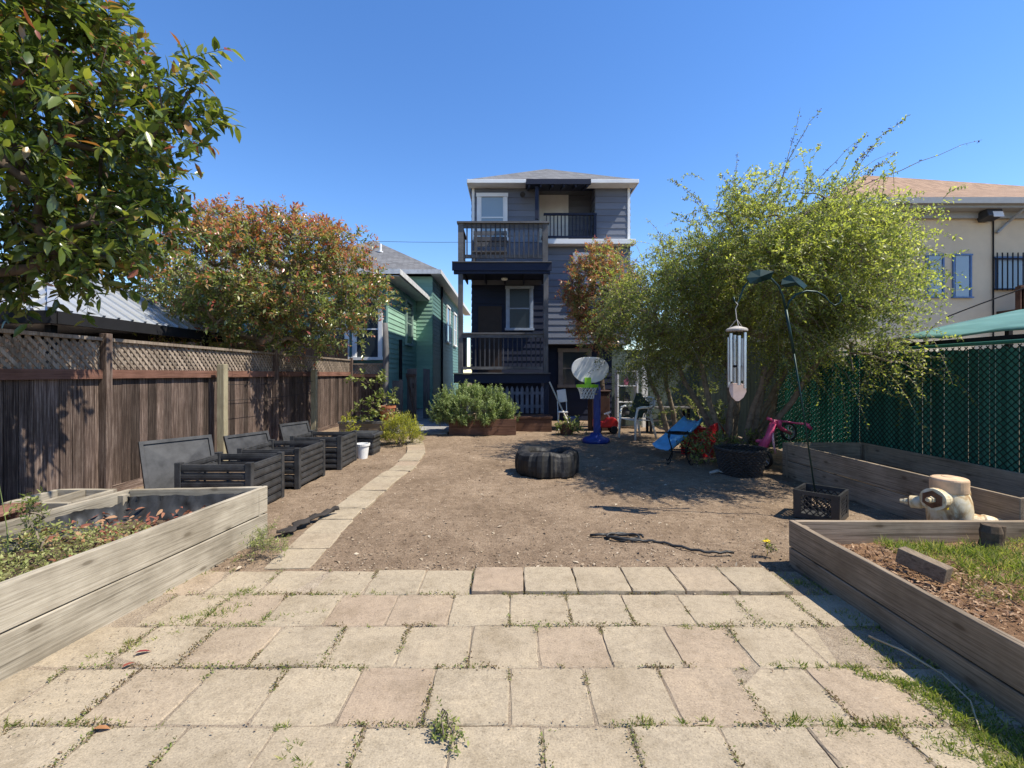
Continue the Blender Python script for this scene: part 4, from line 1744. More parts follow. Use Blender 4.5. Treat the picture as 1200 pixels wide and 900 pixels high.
# terracotta pot on a low timber step
t = thing("timber_step", (-3.6, 11.2, 0), "low grey timber step under terracotta pot by fence end", "step")
for i in range(3):
    mb = MB()
    mb.rnd().box(-4.1, -3.0, 11.0 + i * .17, 11.16 + i * .17, .32, .37)
    mb.build("board", M["rail_x"], t)
mb = MB()
mb.rnd(.2).box(-4.08, -3.02, 11.02, 11.5, -.02, .318)
mb.build("frame", M["bedr_x"], t)
p_ = pot("flower_pot", (-3.02 + .02, 11.25, .37), .13, .19, .36, M["terracotta"], "terracotta flower pot holding climbing plant beside the gate", "flower pot")

# ================================================================== MILK CRATE, HOOK, WIND CHIME
def crate():
    FL, FRt, BR = Vector((2.97, 4.92, 0)), Vector((3.24, 4.64, 0)), Vector((3.53, 4.92, 0))
    BL = FL + (BR - FRt)
    t = thing("milk_crate", ((FL + BR) / 2)[:], "black plastic milk crate holding hook pole behind right bed", "crate")
    H = .285
    cor = [FL, FRt, BR, BL]
    mb = MB()
    for i in range(4):
        a, b = cor[i], cor[(i + 1) % 4]
        d = (b - a).normalized()
        n = Vector((d.y, -d.x, 0))
        ln = (b - a).length
        Z = Vector((0, 0, 1))
        mb.beam(a + Z * (H - .02), b + Z * (H - .02), .022, .04)
        mb.beam(a + Z * .025, b + Z * .025, .022, .05)
        mb.beam(a + d * .03 + Z * .05, a + d * .03 + Z * (H - .04), .02, .065, up=d)
        mb.beam(b - d * .03 + Z * .05, b - d * .03 + Z * (H - .04), .02, .065, up=d)
        k = -H
        x0, x1, z0, z1 = .062, ln - .062, .05, H - .04
        hh = z1 - z0
        k = x0 - hh
        while k < x1:
            for sg in (1, -1):
                A, B = max(k, x0), min(k + hh, x1)
                if B - A < .02: continue
                za, zb = z0 + (A - k), z0 + (B - k)
                if sg < 0: za, zb = z1 - (A - k), z1 - (B - k)
                mb.beam(a + d * A + Z * za, a + d * B + Z * zb, .011, .009, up=n)
            k += .06
    mb.build("body", plain("crate_plastic", (.03, .03, .031), .45, 0, .4, 9, .4), t)
    fb = MB()
    fb.add([c + Vector((0, 0, .02)) for c in cor], [(0, 1, 2, 3)])
    fb.build("floor_panel", M["composter"], t)


crate()


def hook():
    t = thing("shepherd_hook", (3.21, 4.9, 0), "dark green double shepherd hook with leaf ornaments standing in milk crate", "garden hook")
    D = 4.9
    def w(x, y, dd=0): return (px(x, D) , D + dd, pz(y, D))
    p = MB()
    p.tube([(px(959, D), D, .022), w(941, 480), w(930, 412)], .0085, 8)
    p.tube([w(930.2, 414), w(921, 363)], [.014, .015], 8)
    p.build("pole", M["steel_green"], t, smooth=True)
    arm = [(921, 364), (917, 346), (912, 335), (903, 326), (890, 322), (879, 327), (871, 338), (867, 350), (864, 356), (861, 354), (859.5, 348)]
    a = MB()
    a.tube([w(*q) for q in arm], [.011] * 5 + [.009] * 6, 8)
    a.build("arm", M["steel_green"], t, smooth=True)
    arm = [(921.5, 364), (925, 353), (933, 345), (945, 341), (957, 342), (966, 347), (972, 354), (978, 358), (984, 355), (986, 349), (984, 344), (980, 347)]
    a = MB()
    a.tube([w(*q) for q in arm], [.011] * 6 + [.008] * 6, 8)
    a.build("arm", M["steel_green"], t, smooth=True)
    for (pts, dd) in (([(874, 326), (880, 318), (890, 316), (905, 319), (903, 327), (893, 330), (884, 333), (877, 333)], -.015),
                      ([(914, 334), (917, 327), (924, 322.5), (932, 326), (938, 328), (946, 335), (940, 339), (931, 335), (922, 337)], -.018)):
        l = MB()
        c = Vector(w(sum(q[0] for q in pts) / len(pts), sum(q[1] for q in pts) / len(pts), dd))
        ring = [Vector(w(q[0], q[1], dd + .02 * math.sin(i * 1.7))) for i, q in enumerate(pts)]
        n = len(ring)
        b = c + Vector((0, -.03, 0))
        b2 = c + Vector((0, .012, 0))
        l.add(ring + [b], [(i, (i + 1) % n, n) for i in range(n)])
        l.add([q + Vector((0, .006, 0)) for q in ring] + [b2], [((i + 1) % n, i, n) for i in range(n)])
        l.build("leaf_ornament", M["steel_green"], t)


hook()


def chime():
    D = 4.9
    def X(x): return px(x, D)
    def Z(y): return pz(y, D)
    cx = X(863.5)
    t = thing("wind_chime", (cx, D, Z(470)), "silver tube wind chime with pale sail hanging from shepherd hook", "wind chime")
    c = MB()
    c.tube([(X(861), D, Z(353)), (X(864), D - .012, Z(357)), (X(862), D, Z(362)), (X(863.2), D, Z(374))], .005, 6)
    for k in range(3):
        a = k * 2.094 + .3
        c.tube([(cx, D, Z(374)), (cx + .085 * math.cos(a), D + .085 * math.sin(a), Z(385))], .003, 4)
    c.build("hanger", plain("pale_cord", (.5, .47, .42), .8), t)
    cp = MB()
    cp.lathe([(.02, .035), (.09, .012), (.106, .0), (.106, -.018), (.02, -.018)], (cx, D, Z(386)), 24)
    cp.build("top_plate", plain("pale_wood_cap", (.42, .38, .33), .6, 0, .2, 20), t)
    r = MB()
    for k in range(12):
        a = k * math.pi / 6
        r.tube([(cx + .075 * math.cos(a), D + .075 * math.sin(a), Z(388)), (cx + .075 * math.cos(a), D + .075 * math.sin(a), Z(397))], .0018, 4)
    r.tube([(cx, D, Z(388)), (cx, D, Z(455))], .002, 4)
    r.build("strings", M["dark"], t)
    for k in range(6):
        a = k * math.pi / 3 + .35
        x, y = cx + .078 * math.cos(a), D + .078 * math.sin(a)
        ly = 450 + (k * 37 % 11) - 4
        ty = 396 - (k * 53 % 7)
        q = MB()
        q.tube([(x, y, Z(ty)), (x, y, Z(ly))], .0165, 12)
        q.build("tube", M["alu"], t, smooth=False)
    s = MB()
    s.tube([(cx, D, Z(428)), (cx, D, Z(430.5))], .042, 16)
    s.build("striker", M["dark"], t)
    s = MB()
    pts = [(855, 451), (858, 449), (868, 449), (874, 452), (874.5, 459), (871, 466), (866, 470), (862, 470), (857, 465), (854.5, 458)]
    s.prism([(X(a), D - .006, Z(b)) for a, b in pts], (0, .012, 0))
    s.build("sail", plain("pale_pink_wood", (.55, .41, .35), .7, 0, .2, 14), t, bevel=.003)


chime()


# ================================================================== HYDRANT
def hydrant():
    X, Y = 3.74, 4.0

    t = thing("fire_hydrant", (X, Y, 0), "old cream fire hydrant with rust streaks between two timber beds", "fire hydrant")
    t.scale = (.93, .93, .88)
    m = NT("rusty_cream_paint")
    v = m.coord()
    a = m.noise(m.coord((1, 1, .45)), 7, 7, .68, dist=.5)
    col = m.ramp(a, [(.32, (.20, .10, .045)), (.42, (.42, .27, .13)), (.5, (.60, .50, .32)), (.62, (.68, .62, .49)), (.75, (.70, .68, .62))])
    m.done(col, .6, m.bump(a, .4, .01), 0, .3)
    rust = plain("rust", (.16, .075, .04), .9, 0, .5, 20)
    b = MB()
    b.lathe([(.2, -.02), (.2, .03), (.15, .04), (.142, .06), (.142, .20), (.155, .23), (.162, .31), (.165, .40), (.158, .48), (.142, .54), (.128, .57)], (X, Y, 0), 32)
    b.build("body", m.mat, t, smooth=True)
    c = MB()
    c.lathe([(.126, .56), (.137, .565), (.139, .60), (.139, .675), (.134, .69), (.12, .698), (.06, .704), (.05, .712), (.001, .713)], (X, Y, 0), 36)
    c.build("cap", plain("peach_paint", (.62, .42, .26), .7, 0, .3, 9), t, bevel=.003)

    def outlet(d, r, ln, z, nm="outlet"):
        d = Vector(d).normalized()
        o = MB()
        c0 = Vector((X, Y, z)) + d * .11
        o.lathe([(r * .82, 0), (r * .85, ln * .45), (r * .98, ln * .5), (r, ln * .56), (r * .98, ln * .98), (r * .9, ln), (r * .45, ln), (.001, ln + .001)], c0, 24, d)
        op = o.build(nm, m.mat, t, smooth=False)
        k = MB()
        k.lathe([(r * .8, ln - .005), (r * .8, ln + .008), (r * .62, ln + .008), (r * .62, ln + .012), (.001, ln + .012)], c0, 6, d)
        k.build("rust_ring", rust, op)
        n = MB()
        n.lathe([(.034, ln + .01), (.032, ln + .04), (.022, ln + .042), (.02, ln + .075), (.001, ln + .076)], c0, 6, d)
        n.build("nut", m.mat, op)
        return op

    outlet((-.93, -.37, .04), .105, .15, .50)
    outlet((.92, -.36, -.22), .088, .25, .33)
    outlet((-.62, .75, -.1), .062, .17, .43)
    h = MB()
    h.lathe([(.10, 0), (.105, .05), (.09, .075), (.001, .08)], (X + .09, Y + .05, .54), 24, (1, .35, .1))
    h.build("side_boss", m.mat, t, smooth=True)
    y = MB()
    y.rbox((X - .13, Y - .12, .44), (.02, .012, .035), .2)
    y.build("tag", plain("yellow_tag", (.75, .55, .05), .5), t)
    bt = MB()
    for k in range(8):
        a_ = k * math.pi / 4 + .2
        bt.tube([(X + .18 * math.cos(a_), Y + .18 * math.sin(a_), .025), (X + .18 * math.cos(a_), Y + .18 * math.sin(a_), .055)], .013, 6)
    bt.build("flange_bolts", rust, t)


hydrant()


# ================================================================== TYRE
def tyre():
    X, Y = .55, 7.08
    t = thing("tractor_tyre", (X, Y, 0), "big worn black tractor tyre lying on the dirt yard", "tyre")
    b = MB()
    n = 96
    prof = [(.27, .02), (.30, .0), (.41, .0), (.455, .05), (.47, .12), (.472, .19), (.465, .27), (.445, .335), (.40, .372), (.345, .38), (.295, .365), (.268, .32), (.262, .25), (.25, .19), (.25, .1), (.27, .02)]
    V, F = [], []
    for j in range(n):
        a = 2 * math.pi * j / n
        lug = (1 if (j // 3) % 2 == 0 else 0) * (.35 + .65 * ((j * 7 // 6) % 5) / 4)
        for i, (r, z) in enumerate(prof):
            rr, zz = r, z
            if 3 <= i <= 7: rr += .032 * lug
            if i in (7, 8): zz += .012 * lug
            w_ = mnoise.noise(Vector((math.cos(a) * 1.6, math.sin(a) * 1.6, z * 2)))
            rr *= 1 + .09 * w_
            zz += .055 * mnoise.noise(Vector((math.cos(a) * 1.3, math.sin(a) * 1.3, 7))) * (z / .38) - .02
            V.append((X + rr * math.cos(a), Y + rr * math.sin(a), zz))
    k = len(prof)
    for j in range(n):
        for i in range(k - 1): F.append((j * k + i, ((j + 1) % n) * k + i, ((j + 1) % n) * k + i + 1, j * k + i + 1))
    b.add(V, F)
    rm = NT("worn_tyre_rubber")
    v = rm.coord()
    g = rm.noise(rm.coord((1, 1, .5)), 6, 6, .7)
    c = rm.ramp(g, [(.35, (.009, .009, .009)), (.58, (.02, .019, .018)), (.72, (.085, .078, .07))])
    rm.done(c, .62, rm.bump(rm.noise(v, 30, 4), .3, .01), 0, .35)
    b.build("tread", rm.mat, t)
    s = MB()
    V, F = [(X, Y, .27)], []
    for q in range(1, 5):
        for j in range(32):
            a = 2 * math.pi * j / 32
            r = .27 * q / 4
            V.append((X + r * math.cos(a), Y + r * math.sin(a), .27 + .03 * mnoise.noise(Vector((r * 8 * math.cos(a), r * 8 * math.sin(a), 2)))))
    for j in range(32):
        F.append((0, 1 + j, 1 + (j + 1) % 32))
        for q in range(3): F.append((1 + q * 32 + j, 1 + (q + 1) * 32 + j, 1 + (q + 1) * 32 + (j + 1) % 32, 1 + q * 32 + (j + 1) % 32))
    s.add(V, F)
    s.build("soil", M["potsoil"], t, smooth=True)


tyre()


# ================================================================== BASKETBALL HOOP
def hoop():
    X, Y = 1.86, 10.35
    t = thing("basketball_hoop", (X, Y, 0), "toy basketball hoop with blue pole, green rim and white backboard", "basketball hoop")
    blue = plain("blue_plastic", (.012, .03, .19), .45, 0, .2, 6, .4)
    b = MB()
    b.lathe([(.001, -.02), (.30, -.02), (.31, .03), (.28, .08), (.15, .12), (.10, .2), (.001, .2)], (X, Y, 0), 24)
    b.build("base", blue, t, smooth=True)
    p = MB()
    p.rbox((X + .02, Y, .68), (.15, .13, 1.05), 0)
    p.rbox((X + .03, Y, 1.36), (.11, .10, .36), 0)
    p.build("pole", blue, t, bevel=.03)
    bb = MB()
    Yb = Y - .06
    cx, cz = px(691.5, Yb), pz(433.5, Yb)
    pts = []
    for k in range(40):
        a = 2 * math.pi * k / 40
        ca, sa = math.cos(a), math.sin(a)
        x = .41 * math.copysign(abs(ca) ** .75, ca)
        z = .285 * math.copysign(abs(sa) ** .8, sa)
        if sa < 0: x *= 1 - .22 * abs(sa)
        pts.append((cx + x, Yb - .02, cz + z))
    bb.prism(pts, (0, .04, 0))
    bb.build("backboard", M["white_plastic"], t, bevel=.008)
    r = MB()
    rz = pz(452, Yb)
    rx = px(686, Yb)
    n = 28
    V = []
    prof = [(.215, -.03), (.235, -.03), (.235, .03), (.215, .03)]
    r.lathe(prof + [prof[0]], (rx, Yb - .25, rz), 32)
    r.beam((rx + .05, Yb - .03, rz), (rx + .05, Yb - .02, rz + .18), .14, .02)
    r.build("rim", plain("lime_plastic", (.30, .62, .03), .4, 0, .1), t)
    nt = MB()
    for k in range(14):
        a = 2 * math.pi * k / 14
        for s_ in (1, -1):
            a2 = a + s_ * .42
            nt.tube([(rx + .215 * math.cos(a), Yb - .25 + .215 * math.sin(a), rz - .02), (rx + .16 * math.cos(a2), Yb - .25 + .16 * math.sin(a2), rz - .15), (rx + .14 * math.cos(a + s_ * .8), Yb - .25 + .14 * math.sin(a + s_ * .8), rz - .27)], .006, 4)
    nt.build("net", M["white_plastic"], t)


hoop()


# ================================================================== WHITE CHAIR + JACKET
def chair():
    t = thing("plastic_chair", (2.9, 10.9, 0), "white plastic garden chair under the tree beside blue hoop", "chair")
    org, sc, ang = Vector((2.9, 10.9, 0)), 1.1, rad(-62)
    Rm = Matrix.Rotation(ang, 3, 'Z')
    W = M["white_plastic"]
    def T(p): return org + Rm @ (Vector(p) * sc)
    # seat front towards -y local
    s = MB()
    n = 10
    V, F = [], []
    for j in range(n + 1):
        for i in range(n + 1):
            x, y = -.22 + .44 * i / n, -.23 + .44 * j / n
            x *= 1.06 - .12 * j / n
            V.append(T((x, y, .42 - .02 * math.cos(x * 5) + .012 * (1 if j == 0 else 0) - .015 * j / n)))
    for j in range(n):
        for i in range(n): F.append((j * (n + 1) + i, j * (n + 1) + i + 1, (j + 1) * (n + 1) + i + 1, (j + 1) * (n + 1) + i))
    s.add(V, F)
    o = s.build("seat", W, t, smooth=True)
    m_ = o.modifiers.new("thick", 'SOLIDIFY')
    m_.thickness = .018
    b = MB()
    def back(u, v): return T((-.2 * (1 + .12 * v) + .4 * (1 + .12 * v) * u, .21 + .12 * v + .05 * (1 - (2 * u - 1) ** 2) * v, .42 + .43 * v - .05 * (2 * u - 1) ** 2 * v * v))
    for k in range(7):
        u = .08 + .84 * k / 6
        b.beam(back(u, 0), back(u, .5), .035, .012, up=(Rm @ Vector((0, 1, 0))))
        b.beam(back(u, .5), back(u, .95), .038, .012, up=(Rm @ Vector((0, 1, 0))))
    b.tube([back(q / 10, 1.0) for q in range(11)], .026, 8)
    b.tube([back(q / 10, .55) for q in range(11)], .014, 6)
    for u in (0, 1): b.tube([back(u, q / 6) for q in range(7)], .022, 8)
    b.build("backrest", W, t)
    for sx in (-1, 1):
        f = MB()
        f.tube([T((sx * .25, -.26, 0)), T((sx * .235, -.24, .42)), T((sx * .25, -.20, .64))], [.025, .03, .026], 8)
        f.build("leg", W, t, smooth=True)
        f = MB()
        f.tube([T((sx * .24, .33, 0)), T((sx * .21, .22, .42))], [.025, .03], 8)
        f.build("leg", W, t, smooth=True)
        a = MB()
        a.tube([T((sx * .25, -.22, .64)), T((sx * .265, -.1, .665)), T((sx * .26, .1, .66)), T((sx * .23, .26, .70))], [.028, .03, .028, .02], 8)
        a.build("armrest", W, t, smooth=True)
    # jacket
    j = MB()
    V, F = [], []
    nu, nv = 14, 14
    for v in range(nv + 1):
        for u in range(nu + 1):
            uu, vv = u / nu, v / nv
            p = Vector((-.2 + .4 * uu, -.18 + .36 * vv, .455 + .10 * math.sin(uu * 3.1) * math.sin(vv * 2.5) + .85 * max(0, vv - .35) ** 1.2 * (1 - .5 * uu)))
            p += Vector((.03 * mnoise.noise(Vector((uu * 5, vv * 5, 1))), .03 * mnoise.noise(Vector((uu * 5, vv * 5, 9))), .045 * mnoise.noise(Vector((uu * 6, vv * 6, 4)))))
            V.append(T(p))
    for v in range(nv):
        for u in range(nu): F.append((v * (nu + 1) + u, v * (nu + 1) + u + 1, (v + 1) * (nu + 1) + u + 1, (v + 1) * (nu + 1) + u))
    j.add(V, F)
    o = j.build("jacket", plain("dark_green_cloth", (.03, .045, .028), .9, 0, .4, 8), loc=T((0, 0, .46)), smooth=True)
    m_ = o.modifiers.new("thick", 'SOLIDIFY')
    m_.thickness = .02
    tag(o, "crumpled dark green jacket lying on white plastic chair", "jacket")


chair()


# ================================================================== SLIDE, TRIKE, BASKET, STAND
def slide():
    t = thing("toddler_slide", (3.4, 8.75, 0), "small blue and red plastic toddler slide tipped under the tree", "slide")
    blue = plain("sky_blue_plastic", (.14, .42, .72), .4, 0, .2, 5, .4)
    red = plain("red_plastic", (.50, .025, .03), .4, 0, .2, 5, .4)
    c = MB()
    a, b = Vector((2.72, 8.35, .10)), Vector((3.42, 8.75, .62))
    d = (b - a).normalized()
    s = d.cross(Vector((0, 0, 1))).normalized()
    n = s.cross(d)
    V, F = [], []
    prof = [(-.21, .09), (-.20, .10), (-.17, .02), (-.06, .0), (0, .012), (.06, .0), (.17, .02), (.20, .10), (.21, .09)]
    for k in range(9):
        q = a.lerp(b, k / 8) + n * (.05 * (1 - k / 8) ** 2 * 1.2)
        for (u, h) in prof: V.append(q + s * u + n * h)
    L = len(prof)
    for k in range(8):
        for i in range(L - 1): F.append((k * L + i, k * L + i + 1, (k + 1) * L + i + 1, (k + 1) * L + i))
    c.add(V, F)
    o = c.build("chute", blue, t, smooth=True)
    m_ = o.modifiers.new("thick", 'SOLIDIFY')
    m_.thickness = .018
    for off in (-.24, .24):
        p = MB()
        q0 = Vector((3.3, 8.6, 0)) + s * off
        e = d.copy()
        e.z = 0
        e.normalize()
        poly = [q0 + Vector((0, 0, -.02)), q0 + e * .62 + Vector((0, 0, -.02)), q0 + e * .56 + Vector((0, 0, .45)), q0 + e * .40 + Vector((0, 0, .62)), q0 + e * .18 + Vector((0, 0, .56)), q0 - e * .04 + Vector((0, 0, .3))]
        p.prism(poly, s * .05)
        p.build("side_panel", red, t, bevel=.015)
    for k in range(3):
        p = MB()
        q0 = Vector((3.3, 8.6, .14 + .16 * k)) + e * (.5 - .06 * k)
        p.beam(q0 - s * .235, q0 + s * .235, .12, .05)
        p.build("step", red, t, bevel=.01)


slide()


def trike():
    t = thing("toy_bike", (4.15, 7.35, 0), "pink child's bike leaning beside dark timber bed and basket", "bicycle")
    pink = plain("pink_paint", (.58, .07, .17), .4, 0, .2, 8, .45)
    D = 7.35
    def w(x, y, dd=0.0): return Vector((px(x, D + dd), D + dd, pz(y, D + dd)))
    f = MB()
    f.tube([w(906, 496), w(901, 512, .02), w(892, 527, .05)], [.05, .06, .075], 10)
    f.tube([w(906, 494), w(917, 503, .15), w(926, 508, .35)], [.03, .03, .025], 8)
    f.build("frame", pink, t, smooth=True)
    hb = MB()
    hb.tube([w(900, 491, .02), w(908, 493), w(921, 494), w(934, 496, -.05), w(947, 497, -.08), w(950, 501, -.08)], .016, 8)
    hb.tube([w(914, 492), w(913, 500)], .034, 10)
    h = hb.build("handlebar", pink, t, smooth=True)
    for (a, b, dd) in (((899, 490), (904, 492), .02), ((944, 496), (951, 503), -.08)):
        g = MB()
        g.tube([w(*a, dd), w(*b, dd)], .025, 8)
        g.build("grip", pink, h, smooth=True)
    k = MB()
    k.tube([w(905, 505, -.02), w(906, 518, -.03), w(909, 532, -.04)], [.018, .015, .013], 8)
    k.build("fork", plain("pale_pink_paint", (.72, .42, .45), .4), t, smooth=True)

    def wheel(c, r, ax):
        m = MB()
        ax = Vector(ax).normalized()
        m.lathe([(r * .78, -.022), (r * .95, -.026), (r, 0), (r * .95, .026), (r * .78, .022), (r * .78, -.022)], c, 28, ax)
        o = m.build("wheel", M["rubber"], t)
        q = MB()
        for i in range(8):
            a_ = i * math.pi / 4
            x = ax.orthogonal().normalized()
            y = ax.cross(x)
            q.tube([c, c + (x * math.cos(a_) + y * math.sin(a_)) * r * .8], .006, 4)
        q.lathe([(r * .72, -.015), (r * .79, -.015), (r * .79, .015), (r * .72, .015), (r * .72, -.015)], c, 28, ax)
        q.build("rim", M["alu"], o)
    wheel(w(924, 506, .45), .155, (.25, -.95, .1))
    wheel(Vector((4.05, 7.5, .14)), .15, (.9, .3, .1))
    s = MB()
    s.rbox(w(893, 517, .12), (.16, .13, .05), .4)
    s.build("saddle", pink, t, bevel=.02)


trike()


def basket():
    X, Y = 3.42, 7.0
    t = thing("wicker_basket", (X, Y, 0), "dark round wicker basket at foot of the tree", "basket")
    m = plain("dark_wicker", (.045, .036, .03), .6, 0, .5, 20, .35)
    b = MB()
    H, rows = .37, 15
    for k in range(rows):
        z = .0 + H * k / (rows - 1)
        r = .27 + .075 * k / (rows - 1)
        n = 60
        pts = []
        for j in range(n + 1):
            a = 2 * math.pi * j / n
            q = r + .011 * (1 if ((j // 1) + k) % 2 else -1)
            pts.append((X + q * math.cos(a), Y + q * math.sin(a), z))
        b.tube(pts, .0135, 5, cap=False)
    for j in range(30):
        a = 2 * math.pi * (j + .5) / 30
        b.tube([(X + .27 * math.cos(a), Y + .27 * math.sin(a), -.01), (X + .345 * math.cos(a), Y + .345 * math.sin(a), H)], .007, 4)
    b.build("body", m, t)
    r = MB()
    n = 72
    for ph in (0, math.pi):
        pts = []
        for j in range(n + 1):
            a = 2 * math.pi * j / n
            pts.append((X + (.35 + .014 * math.cos(a * 14 + ph)) * math.cos(a), Y + (.35 + .014 * math.cos(a * 14 + ph)) * math.sin(a), H + .01 + .014 * math.sin(a * 14 + ph)))
        r.tube(pts, .015, 6, cap=False)
    r.build("rim", m, t)
    s = MB()
    s.lathe([(.31, .24), (.2, .27), (.001, .28)], (X, Y, 0), 24, jit=.05)
    s.build("soil", M["potsoil"], t, smooth=True)


basket()


def stand():
    X, Y = 2.82, 7.9
    t = thing("plant_stand", (X, Y, 0), "thin black wrought iron plant stand in tree shade", "plant stand")
    m = plain("black_iron", (.012, .012, .012), .5, .3, .3)
    r = MB()
    n = 28
    for (z, rr) in ((.5, .2), (.2, .16)):
        r.tube([(X + rr * math.cos(2 * math.pi * j / n), Y + rr * math.sin(2 * math.pi * j / n), z) for j in range(n + 1)], .009, 6, cap=False)
    for k in range(4): r.tube([(X - .2 + .01, Y - .12 + .08 * k, .5), (X + .19, Y - .12 + .08 * k, .5)], .005, 4)
    r.build("ring", m, t)
    for k in range(4):
        a = k * math.pi / 2 + .5
        c, s = math.cos(a), math.sin(a)
        l = MB()
        l.tube([(X + q * c, Y + q * s, z) for q, z in ((.2, .52), (.235, .42), (.17, .25), (.155, .15), (.21, .03), (.26, -.01), (.28, .02))], .010, 6)
        l.build("leg", m, t)


stand()

# ================================================================== BACK CORNER CLUTTER
t = thing("bench", (3.9, 12.1, 0), "dark low bench under the tree behind white chair", "bench")
mb = MB()
for i in range(3): mb.rnd().box(3.42, 4.5, 11.7 + i * .14, 11.83 + i * .14, .62, .66)
mb.build("tabletop", M["rail_x"], t)
mb = MB()
mb.rnd(.2).box(3.46, 4.46, 11.74, 12.06, .30, .34)
mb.build("lower_shelf", M["rail_x"], t)
for x in (3.46, 4.40):
    for y in (11.72, 12.04):
        mb = MB()
        mb.box(x, x + .06, y, y + .06, -.02, .62)
        mb.build("leg", M["dark"], t)


def shelf():
    t = thing("shelf_unit", (3.2, 13.1, 0), "white open shelf unit with clutter against back right fence", "shelf")
    x0, x1, y0, y1 = 2.92, 3.5, 12.95, 13.3
    for x in (x0, x1 - .04):
        mb = MB()
        mb.box(x, x + .04, y0, y1, -.02, 1.6)
        mb.build("side_panel", M["white_paint"], t)
    for z in (.25, .7, 1.15, 1.56):
        mb = MB()
        mb.box(x0 + .041, x1 - .041, y0 + .01, y1, z, z + .03)
        mb.build("shelf", M["white_paint"], t)
    for (z, c, r, h, lab) in ((.73, (.04, .04, .045), .1, .26, "dark jug on the middle shelf of white shelf unit"), (1.18, (.62, .18, .26), .07, .24, "pink bottle on the upper shelf of white shelf unit"),
                              (.28, (.05, .05, .05), .13, .28, "black pot on the bottom shelf of white shelf unit")):
        mb = MB()
        mb.lathe([(.001, 0), (r, 0), (r, h * .6), (r * .5, h * .8), (r * .4, h), (.001, h)], (x0 + .29, y0 + .17, z), 16)
        tag(mb.build("bottle" if "bottle" in lab else ("jug" if "jug" in lab else "pot"), plain("clutter", c, .4), loc=(x0 + .29, y0 + .17, z), smooth=True), lab, "container")


shelf()
# white folding sign, leaning stick, bucket, red ride-on toy, brown box
t = thing("folding_chair", (px(660, 12.6), 12.6, 0), "small white folding chair in shade below taupe window", "chair")
X, Y = px(659, 12.6), 12.6
mb = MB()
mb.rbox((X, Y + .1, .90), (.24, .03, .34), Matrix.Rotation(rad(-8), 3, 'Y'))
mb.build("backrest", M["white_plastic"], t, bevel=.01)
mb = MB()
mb.rbox((X, Y - .06, .48), (.26, .28, .03), 0)
mb.build("seat", M["white_plastic"], t, bevel=.01)
for sx in (-1, 1):
    mb = MB()
    mb.tube([(X + sx * .12, Y + .12, .75), (X + sx * .12, Y - .18, 0)], .012, 6)
    mb.build("leg", M["white_plastic"], t)
    mb = MB()
    mb.tube([(X + sx * .10, Y - .15, .47), (X + sx * .10, Y + .2, 0)], .012, 6)
    mb.build("leg", M["white_plastic"], t)
t = thing("broom", (px(666, 12.4), 12.4, 0), "pale wooden broom leaning on right porch post", "broom")
mb = MB()
mb.tube([(px(668, 12.2), 12.2, .12), (px(644, 12.95), 12.95, 1.27)], .022, 8)
mb.build("handle", plain("pale_wood_stick", (.5, .45, .36), .7), t)
mb = MB()
mb.rbox((px(669, 12.15), 12.15, .07), (.26, .07, .14), .2)
mb.build("brush", M["brownwood"], t)
pot("bucket", (px(672, 12.7), 12.7, -.01), .13, .17, .34, plain("blue_bucket", (.06, .10, .22), .5), "blue plastic bucket in shade beside small white folding chair", "bucket")
pot("flower_pot", (px(664, 11.7), 11.7, -.01), .15, .2, .26, M["brownwood"], "brown flower pot with trailing plant at foot of broom", "flower pot")


def ride_on():
    X, Y = px(709, 11.9), 11.9
    t = thing("ride_on_toy", (X, Y, 0), "red plastic ride on toy car behind blue basketball pole", "toy car")
    red = plain("toy_red", (.45, .02, .02), .4, 0, .1)
    b = MB()
    poly = [(-.30, .14), (.30, .14), (.32, .28), (.22, .40), (.05, .38), (-.02, .30), (-.18, .30), (-.30, .34)]
    b.prism([(X + a, Y - .14, z) for a, z in poly], (0, .28, 0))
    b.build("body", red, t, bevel=.03)
    w = MB()
    w.lathe([(.07, -.01), (.09, -.01), (.09, .01), (.07, .01), (.07, -.01)], (X + .06, Y, .50), 20, (-.4, 0, 1))
    w.tube([(X + .12, Y, .36), (X + .06, Y, .5)], .015, 6)
    w.build("steering_wheel", M["white_plastic"], t)
    for sx in (-.2, .2):
        for sy in (-.15, .15):
            q = MB()
            q.lathe([(.001, -.03), (.09, -.03), (.1, 0), (.09, .03), (.001, .03)], (X + sx, Y + sy, .09), 18, (0, 1, 0))
            q.build("wheel", M["dark"], t)


ride_on()
mb = MB()
mb.rbox((px(702, 12.5), 12.55, .5), (.5, .4, 1.04), .1)
mb.rbox((px(702, 12.5), 12.55, 1.04), (.56, .46, .05), .1)
tag(mb.build("trash_bin", plain("dark_bin", (.045, .02, .014), .6), loc=(px(702, 12.5), 12.55, 0), bevel=.03), "dark brown lidded bin in shade behind red toy car", "bin")

# ================================================================== SMALL THINGS ON THE GROUND
mb = MB()
pts = []
for k in range(40):
    a = k / 39 * 2 * math.pi * 1.6
    pts.append((1.02 + .17 * math.cos(a) + .04 * math.sin(a * .7), 4.25 + .075 * math.sin(a) + .02 * math.sin(a * .6), .016 + .012 * (k // 24) + .008 * math.sin(k)))
for k in range(26):
    t_ = k / 25
    pts.append((1.1 + .75 * t_, 4.17 - .30 * t_ + .05 * math.sin(t_ * 7), .012 + .006 * math.sin(k * 1.7)))
mb.tube(pts, .011, 6)
mb.tube([(.72, 4.31, .012), (.80, 4.28, .03), (.90, 4.30, .02)], .012, 6)
tag(mb.build("rope", M["liner"], loc=(1.05, 4.22, 0), smooth=True), "black rope tangled in a loop on the dirt near patio edge", "rope")

